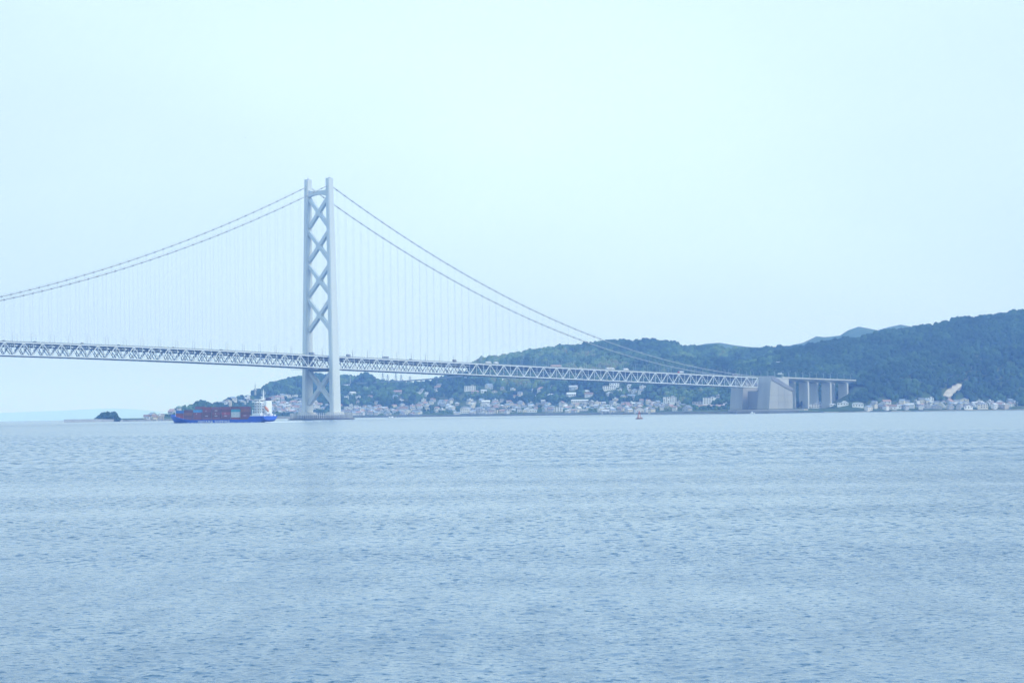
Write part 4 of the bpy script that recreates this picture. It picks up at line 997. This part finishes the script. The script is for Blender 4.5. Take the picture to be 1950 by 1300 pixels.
# bulwark line and hatch coaming
mb = MB()
for a, b in zip(ST[:-1], ST[1:]):
    for s_ in (-1, 1): mb.hexa([(a[0], s_*a[2]-.12, a[3]), (b[0], s_*b[2]-.12, b[3]), (b[0], s_*b[2]+.06, b[3]), (a[0], s_*a[2]+.06, a[3])], [(a[0], s_*a[2]-.12, a[3]+(.9 if a[0] > 112 else .25)), (b[0], s_*b[2]-.12, b[3]+(.9 if b[0] > 112 else .25)), (b[0], s_*b[2]+.06, b[3]+(.9 if b[0] > 112 else .25)), (a[0], s_*a[2]+.06, a[3]+(.9 if a[0] > 112 else .25))])
mb.build('bulwark', blue, hull)
MB().box(20, 126, -6.2, 6.2, 2.0, 3.8).build('hatch_coaming', mat('hatch_red', (.20, .07, .06), .7), hull)
def lettering(body, size, spacing, parent, place, m, bold=.0):
    c = bpy.data.curves.new('lettering', 'FONT'); c.body = body; c.size = size; c.space_character = spacing; c.offset = bold; c.extrude = .02; c.align_x = 'LEFT'
    t = bpy.data.objects.new('tmp', c); COL.objects.link(t)
    bpy.context.view_layer.update()
    me = bpy.data.meshes.new_from_object(t.evaluated_get(bpy.context.evaluated_depsgraph_get())); bpy.data.objects.remove(t)
    me.materials.clear(); me.materials.append(m); o = link('lettering', me, parent); o.matrix_local = place; return o, me
paintw = mat('letter_white', (.85, .85, .82), .5, var=.02)
# text on the port side reads from bow to stern
Rport = Matrix(((-1, 0, 0, 0), (0, 0, 1, 0), (0, 1, 0, 0), (0, 0, 0, 1)))
def side_text(body, x, z, width, height, y=9.56, par=None, bold=.09):
    o, me = lettering(body, height/.72, 1.5, par or hull, Matrix.Identity(4), paintw, bold)
    xs = [v.co.x for v in me.vertices]; k = width/(max(xs)-min(xs))
    for v in me.vertices: v.co.x = (v.co.x-min(xs))*k
    o.matrix_local = Matrix.Translation((x, y, z)) @ Rport
side_text('JINJIANG', 94, .22, 21.5, 2.0); side_text('SHIPPING', 69, .22, 21, 2.0)
for i in range(3): pass
# superstructure
st_ = link('superstructure', None, ship)
mb = MB(); mb.box(6, 16, -6, 6, 5.7, 19.2)
mb.box(5.2, 16.6, -8.6, 8.6, 5.7, 8.3)
for z in (8.3, 11.0, 13.7, 16.4):
    mb.box(9.2, 16.9, 5.9, 8.4, z, z+.25); mb.box(9.2, 16.9, -8.4, -5.9, z, z+.25); mb.box(5.0, 6.05, -6.2, 6.2, z, z+.22)
mb.box(8.5, 16.4, -6.3, 6.3, 19.2, 22.3); mb.box(9.5, 15.8, -9.6, 9.6, 18.9, 19.25)
mb.box(9.5, 15.8, 9.45, 9.6, 19.25, 20.4); mb.box(9.5, 15.8, -9.6, -9.45, 19.25, 20.4); mb.box(9.5, 9.65, 6.3, 9.6, 19.25, 20.4); mb.box(15.65, 15.8, 6.3, 9.6, 19.25, 20.4)
mb.build('deckhouse', white, st_)
mb = MB().box(3.0, 8.2, -5.0, 2.5, 8.0, 20.8); mb.build('engine_casing', white, st_)
MB().hexa([(3.4, -4.6, 20.8), (7.6, -4.6, 20.8), (7.6, -.4, 20.8), (3.4, -.4, 20.8)], [(3.7, -4.2, 23.6), (7.0, -4.2, 23.6), (7.0, -.9, 23.6), (3.7, -.9, 23.6)]).build('funnel', mat('funnel_dark', (.05, .06, .12), .5), st_)
gl = mat('ship_glass', (.03, .05, .07), .1, var=.05)
wmsh = MB().box(-.45, .45, -.03, .05, -.45, .45).mesh('window', gl)
mb = MB().box(8.9, 16.0, 6.3, 6.36, 20.2, 21.4); mb.box(8.44, 8.5, -5.6, 5.6, 20.2, 21.4); mb.box(16.4, 16.46, -5.8, 5.8, 20.2, 21.4); mb.build('bridge_windows', gl, st_)
for z in (9.6, 12.4, 15.1, 17.8):
    for x in (7.5, 10.5, 12.6, 14.7):
        o = link('window', wmsh, st_); o.location = (x, 6.03, z)
    for y in (3.4, 5.0, -5.4):
        o = link('window', wmsh, st_); o.location = (5.98, y, z); o.rotation_euler = (0, 0, -math.pi/2)
mb = MB()
for i, z in enumerate((5.7, 8.5, 11.2, 13.9, 16.6)):
    mb.beam((8.9, 7.6, z), (12.9, 7.6, z+2.7), .5, .15)
    mb.beam((9.2, 8.35, z+3.6), (16.9, 8.35, z+3.6), .07) if z < 16 else None
    for x in np.arange(9.2, 17, 1.3): mb.beam((x, 8.35, z+2.7), (x, 8.35, z+3.6), .06) if z < 16 else None
mb.build('stairs_and_rails', white, st_)
ms = link('mast', None, ship)
mb = MB().tube([(9.5, 0, 22.3), (9.5, 0, 27.8), (9.5, 0, 32.2)], [.75, .55, .14], 8); mb.beam((9.5, -2.4, 27.6), (9.5, 2.4, 27.6), 1.4, .25); mb.beam((9.5, -1.9, 29.6), (9.5, 1.9, 29.6), .2)
mb.tube([(9.5, 2.2, 27.6), (9.5, 2.2, 31)], .12, 5); mb.tube([(9.5, -2.2, 27.6), (9.5, -2.2, 30.2)], .12, 5); mb.build('mast_pole', white, ms)
mb = MB().beam((11.8, -1.8, 24.8), (11.8, 1.8, 24.8), .35, .5); mb.tube([(11.8, 0, 22.3), (11.8, 0, 24.8)], .35, 6); mb.build('radar', white, ms)
MB().tube([(137, 0, 6.5), (137, 0, 12.5)], [.35, .15], 6).build('bow_mast', white, ship)
# free-fall lifeboat on its ramp over the stern
rp = MB()
for y in (1.0, 4.2): rp.beam((6.0, y, 14.2), (-.5, y, 8.2), .35, .5); rp.beam((.4, y, 5.8), (.4, y, 9.0), .3); rp.beam((3.2, y, 5.8), (3.2, y, 11.6), .3)
rp.build('lifeboat_ramp', white, ship)
lf = MB(); d = Vector((-6.5, 0, -6.0)).normalized(); up = Vector((-d.z, 0, d.x))*-1; up = Vector((0.68, 0, -.73))*-1 if False else Vector((-.68, 0, .73))
c0 = Vector((5.2, 2.6, 14.6)); k = 8
for i in range(8):
    u = i/7; r_ = 1.25*math.sin(math.pi*(.10+.80*u))**.6
    for j in range(k):
        t = 2*math.pi*j/k; lf.v.append(tuple(c0+d*(6.8*u)+Vector((0, 1, 0))*math.cos(t)*r_+up*(math.sin(t)*r_*1.1+.6)))
for i in range(7):
    for j in range(k): j2 = (j+1) % k; lf.f.append((i*k+j, i*k+j2, (i+1)*k+j2, (i+1)*k+j))
lf.f += [tuple(range(k))[::-1], tuple(7*k+j for j in range(k))]
tag(lf.build('lifeboat', mat('lifeboat_orange', (.60, .24, .12), .45), None), 'orange free fall lifeboat on its sloping ramp behind the ship bridge', 'lifeboat')
bpy.data.objects['lifeboat'].location = SO; bpy.data.objects['lifeboat'].rotation_euler = (0, 0, SROT)
# deck gear aft
mb = MB(); mb.box(.3, 2.5, -7.5, -5.5, 5.8, 7.4); mb.box(.5, 2.0, 5.6, 8.2, 5.8, 7.0); mb.tube([(18.2, 6.5, 5.7), (18.2, 6.5, 12.2)], .4, 6); mb.beam((18.2, 6.5, 12), (15.4, 8.6, 9.0), .35); mb.box(16.8, 19.6, 4, 9, 5.7, 6.9)
for x in np.arange(.3, 18.5, 1.5): mb.beam((x, 9.4, 5.7), (x, 9.4, 6.8), .08)
mb.beam((.3, 9.4, 6.8), (18.3, 9.4, 6.8), .08); mb.build('deck_gear', white, ship)
# lashing bridges between the stacks
lbm = mat('lashing_steel', (.34, .30, .32), .6)
bays = [20.0+13.75*i for i in range(8)]
for x in bays[:-1]:
    mb = MB(); xx = x+12.42+.18
    for y in (-9.2, -3, 3, 9.25): mb.beam((xx, y, 2.8), (xx, y, 11), .22)
    for z in (5.6, 8.2): mb.beam((xx, -9.3, z), (xx, 9.3, z), .3, .15)
    mb.build('lashing_bridge', lbm, ship)
# ---- containers, each a thing
CC = {'brick red': (.28, .07, .06), 'dark maroon': (.18, .06, .06), 'plum red': (.25, .085, .10), 'red brown': (.30, .12, .08), 'light blue': (.10, .33, .60), 'blue': (.05, .18, .50), 'teal': (.07, .36, .42), 'white': (.62, .64, .60), 'bright red': (.42, .07, .07)}
def cmesh(col, Lc, small=False):
    key = ('c', col, Lc)
    if key in PROTO: return PROTO[key]
    mb = MB(); n = 20; H_ = 2.56; hw = 1.22; f_ = .12
    # corrugated long sides
    for s_ in (-1, 1):
        pts = []
        for i in range(n*2+1):
            x = .2+(Lc-.4)*i/(n*2); pts.append((x, s_*(hw-(.06 if i % 2 else 0.0))))
        b = len(mb.v); mb.v += [(x, y, f_) for x, y in pts]+[(x, y, H_-f_) for x, y in pts]; k = len(pts)
        for i in range(k-1): q = (b+i, b+i+1, b+k+i+1, b+k+i); mb.f.append(q if s_ < 0 else q[::-1])
    mb.box(.15, Lc-.15, -hw+.08, hw-.08, f_, H_-.04)
    for x in (0, Lc-.2):
        for y in (-hw, hw-.2): mb.box(x, x+.2, y-(0.01), y+.21, 0, H_)
    for y in (-hw, hw-.16):
        for z in (0, H_-.14): mb.box(.2, Lc-.2, y, y+.16, z, z+.14)
    body = mb.mesh('container', mat('container_'+col.replace(' ', '_'), CC[col], .55, var=.14, scale=.25, streak=True))
    db = MB()
    for y in (-.8, -.3, .3, .8): db.beam((-.05, y, .15), (-.05, y, H_-.15), .06)
    bars = db.mesh('lock_rods', lbm)
    PROTO[key] = (body, bars); return PROTO[key]
logo = MB()
for a in range(4): t = a*math.pi/2; 
logo.add([(0, .04, -.55), (.6, .04, 0), (0, .04, .55), (-.6, .04, 0), (0, 0, -.55), (.6, 0, 0), (0, 0, .55), (-.6, 0, 0)], [(0,1,2,3)[::-1], (0,1,5,4), (1,2,6,5), (2,3,7,6), (3,0,4,7)])
logo = logo.mesh('logo', paintw)
mark = MB()
for i in range(5): mark.box(-1.9+i*.8, -1.9+i*.8+.55, 0, .03, -.33, .33)
mark = mark.mesh('marking', paintw)
ORD = ['sternmost', 'second', 'third', 'fourth', 'fifth', 'sixth', 'seventh', 'bowmost']
TN = ['bottom', 'second', 'third', 'fourth', 'top']
LAY = [  # per bay from stern, tiers bottom up
 ['dark maroon', 'plum red', 'dark maroon', 'red brown', 'plum red'], ['brick red', 'white', 'white ', 'teal', 'dark maroon'], ['dark maroon', 'plum red', 'bright red', 'dark maroon', 'plum red'],
 ['plum red', 'dark maroon', 'plum red', 'dark maroon', 'plum red'], ['plum red', 'dark maroon', 'dark maroon', 'plum red', 'brick red'], ['brick red', 'plum red', 'brick red', 'light blue', None],
 ['plum red', 'dark maroon', 'red brown', 'dark maroon', None], ['bright red', 'brick red', 'blue', None, None]]
LOGO = {(2, 2), (4, 3), (5, 2), (7, 0), (3, 2)}; MARKS = {(2, 1), (4, 1), (0, 1), (3, 3), (3, 1)}
for bi, x in enumerate(bays):
    y = 7.95 if bi < 6 else (7.7 if bi == 6 else 6.3); z = 2.45 if bi < 7 else 4.4
    for ti, c in enumerate(LAY[bi]):
        if c is None: continue
        c = c.strip(); body, bars = cmesh(c, 12.19)
        o = link('container', body); o.location = SO+Matrix.Rotation(SROT, 3, 'Z') @ Vector((x, y, z+ti*2.6)); o.rotation_euler = (0, 0, SROT)
        top = ti == len([q for q in LAY[bi] if q])-1
        tag(o, f'{c} container, {"topmost" if top else TN[ti]+" tier"} in the {ORD[bi]} stack of the ship', 'container', 'containers on the ship')
        link('lock_rods', bars, o)
        if (bi, ti) in LOGO: q = link('logo', logo, o); q.location = (7.2, 1.24, 1.3)
        if (bi, ti) in MARKS: q = link('marking', mark, o); q.location = (6.4, 1.24, 1.6)
# inner row seen above the light blue box
for x, nm in ((82.0, 'right'),):
    body, bars = cmesh('plum red', 12.19); o = link('container', body); o.location = SO+Matrix.Rotation(SROT, 3, 'Z') @ Vector((bays[5], 5.45, 3.05+4*2.6)); o.rotation_euler = (0, 0, SROT)
    tag(o, 'plum red container one row in, rising behind the light blue one', 'container', 'containers on the ship'); link('lock_rods', bars, o)
for x, y, z in ((85.0, 5.45, 3.05+3*2.6), (98.0, 5.2, 3.05+3*2.6)): pass
# wake
foam = mat('foam', (.75, .80, .82), .8, var=.1, scale=.3)
mb = MB(); R3 = Matrix.Rotation(SROT, 3, 'Z')
for k in range(420):
    u = random.random()**1.3; x = 1-u*62; y = random.gauss(0, 4+u*6); r = random.uniform(.5, 2.2)*(1-.6*u)
    if k > 300: x = random.uniform(2, 133); y = 9.8+random.uniform(0, 1.2) if x < 105 else 9.8*(133-x)/28+random.uniform(.3, 2); r = random.uniform(.2, .55)
    c = SO+R3 @ Vector((x, y, .0)); n = 6; b = len(mb.v); h_ = random.uniform(.08, .35 if k > 300 else .55)
    mb.v.append((c.x, c.y, c.z+h_))
    for j in range(n):
        t = 2*math.pi*j/n; q = r*random.uniform(.6, 1.3); mb.v.append((c.x+q*1.6*math.cos(t), c.y+q*math.sin(t), c.z-.12))
    for j in range(n): mb.f.append((b, b+1+j, b+1+(j+1) % n))
tag(mb.build('wake_foam', foam), 'white churned foam trailing behind the container ship', 'wake', kind='stuff')
# ------------------------------------------------------------------ light buoy and small boat
g = at(1217.3, 790, 2500.0); g.z = -drop(g.x, g.y)
e = empty('light_buoy', g, .3); tag(e, 'red and white light buoy floating in the strait', 'buoy')
MB().lathe([(1.6, -1.0), (2.9, -.2), (3.05, .35), (2.8, .75), (1.5, 1.0)], 20).build('float', mat('buoy_dark', (.12, .04, .05), .5), e)
mb = MB()
for k in range(4):
    a = math.pi/4+k*math.pi/2; mb.beam((1.7*math.cos(a), 1.7*math.sin(a), .9), (.55*math.cos(a), .55*math.sin(a), 4.9), .24)
    for z, r in ((2.2, 1.35), (3.6, .95)):
        b = a+math.pi/2; mb.beam((r*math.cos(a), r*math.sin(a), z), (r*math.cos(b), r*math.sin(b), z), .14)
mb.build('frame', mat('buoy_red', (.45, .13, .09), .5), e)
MB().hexa([(-1.0, -1.0, .9), (1.0, -1.0, .9), (1.0, 1.0, .9), (-1.0, 1.0, .9)], [(-.62, -.62, 3.5), (.62, -.62, 3.5), (.62, .62, 3.5), (-.62, .62, 3.5)]).build('housing', mat('buoy_white', (.72, .70, .66), .5), e)
MB().lathe([(.85, 4.9), (.85, 5.1), (.4, 5.15), (.4, 6.0), (.45, 6.1), (.12, 6.5)], 12).build('lantern', mat('buoy_red', (.5, .1, .08)), e)
def boat(px, Y, rz, L_, label):
    g = at(px, 790, Y); g.z = -drop(g.x, g.y); e = empty('fishing_boat', g, rz); tag(e, label, 'boat', 'small boats off the town')
    mb = MB(); S_ = [(-.5, .8, .9), (-.2, 1, .8), (.2, .95, .9), (.4, .55, 1.2), (.5, .05, 1.5)]
    for x, b, z in S_: mb.v += [(x*L_, b*L_*.13, z), (x*L_, b*L_*.09, -.4), (x*L_, -b*L_*.09, -.4), (x*L_, -b*L_*.13, z)]
    for i in range(4):
        for k in range(4): k2 = (k+1) % 4; mb.f.append((i*4+k, i*4+k2, (i+1)*4+k2, (i+1)*4+k))
    mb.f += [(3, 2, 1, 0), (16, 17, 18, 19)]; mb.build('hull', white, e)
    MB().hexa([(-.22*L_, -.09*L_, .8), (.08*L_, -.09*L_, .8), (.08*L_, .09*L_, .8), (-.22*L_, .09*L_, .8)], [(-.2*L_, -.08*L_, 2.8), (.03*L_, -.08*L_, 2.8), (.03*L_, .08*L_, 2.8), (-.2*L_, .08*L_, 2.8)]).build('cabin', white, e)
    MB().tube([(-.1*L_, 0, 2.8), (-.1*L_, 0, 4.4)], .07, 5).build('mast', steel_dark, e)
boat(748, 4300, .2, 10, 'small white fishing boat right of the tower pier'); boat(741, 4450, 2.9, 8, 'smaller white boat just left of the fishing boat')
boat(1433, 4350, 0, 7, 'tiny boat on the water before the anchorage')

#@@BRIDGETHINGS
lampm = mat('lamp_pole', (.38, .42, .42), .5); headm = mat('lamp_head', (.75, .78, .78), .4)
def lamp_proto():
    e = empty('street_lamp'); MB().tube([(0, 0, 0), (0, 0, 9.6)], [.22, .13], 6).tube([(0, 0, 9.5), (0, 1.0, 10.1), (0, 2.6, 10.3)], .08, 5).build('pole', lampm, e)
    MB().hexa([(-.22, 2.3, 10.18), (.22, 2.3, 10.18), (.22, 3.5, 10.22), (-.22, 3.5, 10.22)], [(-.16, 2.3, 10.4), (.16, 2.3, 10.4), (.12, 3.5, 10.36), (-.12, 3.5, 10.36)]).build('lamp_head', headm, e)
    reg(e); return e
AXR = math.atan2(UY, UX); first = lamp_proto(); used = False
def put_lamp(s, t, z, label):
    global used
    o = first if not used else copy_tree(first); used = True
    o.location = P(s, t, z); o.rotation_euler = (0, 0, AXR+(0 if t < 0 else math.pi)); tag(o, label, 'street lamp', 'street lamps along the bridge road')
ORDN = ['first', 'second', 'third', 'fourth', 'fifth', 'sixth', 'seventh', 'eighth', 'ninth', 'tenth', 'eleventh', 'twelfth', 'thirteenth', 'fourteenth', 'fifteenth', 'sixteenth', 'seventeenth', 'eighteenth', 'nineteenth', 'twentieth']
ORDN += ['twenty-'+q for q in ORDN[:9]]+['thirtieth']+['thirty-'+q for q in ORDN[:9]]
nl = [s for s in nodes[::2] if s > -575 and abs(s) >= 12]
for grp in (sorted([s for s in nl if s < 0], reverse=True), [s for s in nl if s > 0]):
    w_ = 'left' if grp[0] < 0 else 'right'
    for i, s in enumerate(grp):
        put_lamp(s, 14.9, deck_z(s)+1, f'{ORDN[i]} street lamp counted {w_}wards from the tower, near edge of deck'); put_lamp(s+6, -14.9, deck_z(s)+1, f'{ORDN[i]} street lamp counted {w_}wards from the tower, far edge of deck')
for i, s in enumerate(np.arange(958, 1198, 19)):
    put_lamp(s, 20.6, vdz(s)-.3, f'{ORDN[i]} street lamp from anchorage peak, near edge of approach viaduct'); put_lamp(s+8, -21.6, vdz(s)-.3, f'{ORDN[i]} street lamp from anchorage peak, far edge of approach viaduct')
# vehicles: local x forward
tyre = mat('tyre', (.03, .03, .03), .9)
def wheel(x, y, r=.5): return MB().tube([(x, y-.15, r), (x, y+.15, r)], r, 10)
def vehicle(kind, s, t, col, Lv, label, toward=1):
    e = empty(kind, P(s, t, deck_z(s)+1.02)); e.rotation_euler = (0, 0, AXR if toward > 0 else AXR+math.pi); tag(e, label, kind.replace('_', ' '), 'vehicles crossing the bridge')
    m = mat('paint_'+'_'.join(str(round(c, 2)) for c in col), col, .4, var=.05)
    if kind == 'truck':
        h_ = 3.7
        MB().box(-Lv/2, Lv/2-2.6, -1.2, 1.2, 1.0, h_).build('cargo_box', m, e)
        MB().hexa([(Lv/2-2.3, -1.15, .6), (Lv/2, -1.15, .6), (Lv/2, 1.15, .6), (Lv/2-2.3, 1.15, .6)], [(Lv/2-2.3, -1.1, 3.0), (Lv/2-.3, -1.1, 3.0), (Lv/2-.3, 1.1, 3.0), (Lv/2-2.3, 1.1, 3.0)]).build('cab', mat('cab_white', (.6, .62, .62), .4) if 'red cab' not in label else mat('cab_red', (.5, .06, .05), .4), e)
        MB().box(Lv/2-1.4, Lv/2-.5, -1.18, 1.18, 1.9, 2.7).build('window', gl, e); MB().box(-Lv/2, Lv/2-2.2, -.5, .5, .6, .99).build('chassis', tyre, e)
        xs = (-Lv/2+1.2, -Lv/2+2.5, Lv/2-1.3)
    elif kind == 'bus':
        MB().box(-Lv/2, Lv/2, -1.2, 1.2, .4, 3.4).build('body', m, e); MB().box(-Lv/2+.5, Lv/2-.3, -1.23, 1.23, 1.6, 2.6).build('window', gl, e); xs = (-Lv/2+2.5, Lv/2-2.2)
    else:
        MB().hexa([(-Lv/2, -.85, .3), (Lv/2, -.85, .3), (Lv/2, .85, .3), (-Lv/2, .85, .3)], [(-Lv/2, -.82, .95), (Lv/2, -.82, .85), (Lv/2, .82, .85), (-Lv/2, .82, .95)]).build('body', m, e)
        tp = .62 if kind == 'van' else .36
        MB().hexa([(-Lv*.42, -.8, .95), (Lv*.28, -.8, .9), (Lv*.28, .8, .9), (-Lv*.42, .8, .95)], [(-Lv*tp*.62, -.7, 1.5 if kind == 'car' else 1.95), (Lv*.12, -.7, 1.5 if kind == 'car' else 1.95), (Lv*.12, .7, 1.5 if kind == 'car' else 1.95), (-Lv*tp*.62, .7, 1.5 if kind == 'car' else 1.95)]).build('cabin', gl if kind == 'car' else m, e); xs = (-Lv*.3, Lv*.3)
    for x in xs:
        for y in (-1.0 if kind in ('truck', 'bus') else -.72, 1.0 if kind in ('truck', 'bus') else .72): wheel(x, y, .5 if kind in ('truck', 'bus') else .32).build('wheel', tyre, e)
def s_of(px, t=10):
    lo, hi = -800.0, 1240.0
    for _ in range(40):
        md = (lo+hi)/2; p = P(md, t, deck_z(md)); v_ = CAMM.transposed() @ (p-Vector((0, 0, CAMH))); x = 975-FPX*v_.x/v_.z
        if x < px: lo = md
        else: hi = md
    return lo
W_ = (.62, .64, .64); Gm = (.22, .24, .26); Dk = (.06, .07, .08)
VEH = [('car', 7, Dk, 4.4, 'dark car at far left end of the bridge deck'), ('car', 66, Dk, 4.5, 'dark car on deck near the second lamp from left'), ('van', 157, Gm, 4.8, 'grey van on deck above the islet'), ('car', 226, Dk, 4.4, 'dark car on deck between islet and ship bow'),
 ('car', 330, Gm, 4.4, 'grey car on deck above the ship bow'), ('car', 421, Dk, 4.4, 'dark car on deck above the ship containers'), ('truck', 594, (.2, .25, .3), 9, 'small dark truck passing between the tower legs'), ('truck', 664, Gm, 7, 'short grey truck just right of the tower'),
 ('bus', 734, (.4, .44, .46), 10, 'grey bus on deck above the pylons'), ('van', 782, Gm, 4.8, 'grey van right of the grey bus'), ('truck', 866, (.09, .09, .1), 6.5, 'dark short truck where forest ridge meets the deck'), ('truck', 930, W_, 11, 'pale truck on deck, left one of a close pair'), ('truck', 945, (.72, .74, .74), 8, 'white truck on deck, right one of a close pair'),
 ('truck', 1059, (.45, .36, .33), 23, 'long pinkish articulated truck on the deck'), ('car', 1076, Dk, 4.4, 'dark car closely following the long pinkish truck'), ('van', 1106, (.5, .53, .54), 8, 'pale grey van right of long pinkish truck'), ('truck', 1162, W_, 18, 'long white truck on deck over the terraced building'),
 ('truck', 1192, (.78, .8, .8), 11, 'bright white truck ahead of the long white one'), ('truck', 1296, W_, 12, 'white box truck with red cab above the hotel'), ('bus', 1400, (.4, .36, .40), 12, 'pinkish grey bus close to the anchorage')]
for kind, px, col, Lv, lab in VEH: vehicle(kind, s_of(px, 12.0), 12.0, col, Lv, lab, -1 if 'red cab' in lab else 1)
# a gull far up in the sky
b0 = at(467, 263, 1150); e = empty('bird', b0, .4); tag(e, 'lone small bird high in the empty sky', 'bird')
mb = MB(); 
for i, (x, r) in enumerate(((-.3, .02), (-.15, .07), (.05, .09), (.22, .05), (.32, .02))): mb.v += [(x, r*math.cos(k*math.pi/3), r*math.sin(k*math.pi/3)) for k in range(6)]
for i in range(4):
    for k in range(6): k2 = (k+1) % 6; mb.f.append((i*6+k, i*6+k2, (i+1)*6+k2, (i+1)*6+k))
for s_ in (-1, 1): mb.add([(.1, 0, .03), (-.08, 0, .03), (-.02, s_*.45, .2), (.12, s_*.42, .2), (-.1, s_*.9, .08)], [(0, 1, 2, 3), (3, 2, 4)])
mb.build('body', mat('bird_grey', (.15, .15, .16), .8), e)

#@@HAZE
def haze():
    mb = MB().box(-70000, 70000, -17000, 70000, -262, 430)
    m = bpy.data.materials.new('haze_air'); m.use_nodes = True; t = m.node_tree; t.nodes.clear()
    o = N(t, 'ShaderNodeOutputMaterial'); v = N(t, 'ShaderNodeVolumePrincipled')
    v.inputs['Color'].default_value = (0.26, 0.47, 1.0, 1); v.inputs['Density'].default_value = 1.02e-4; v.inputs['Anisotropy'].default_value = .4
    v.inputs['Absorption Color'].default_value = (1, 1, 1, 1)
    t.links.new(v.outputs[0], o.inputs['Volume'])
    tag(mb.build('haze', m), kind='stuff')
haze()
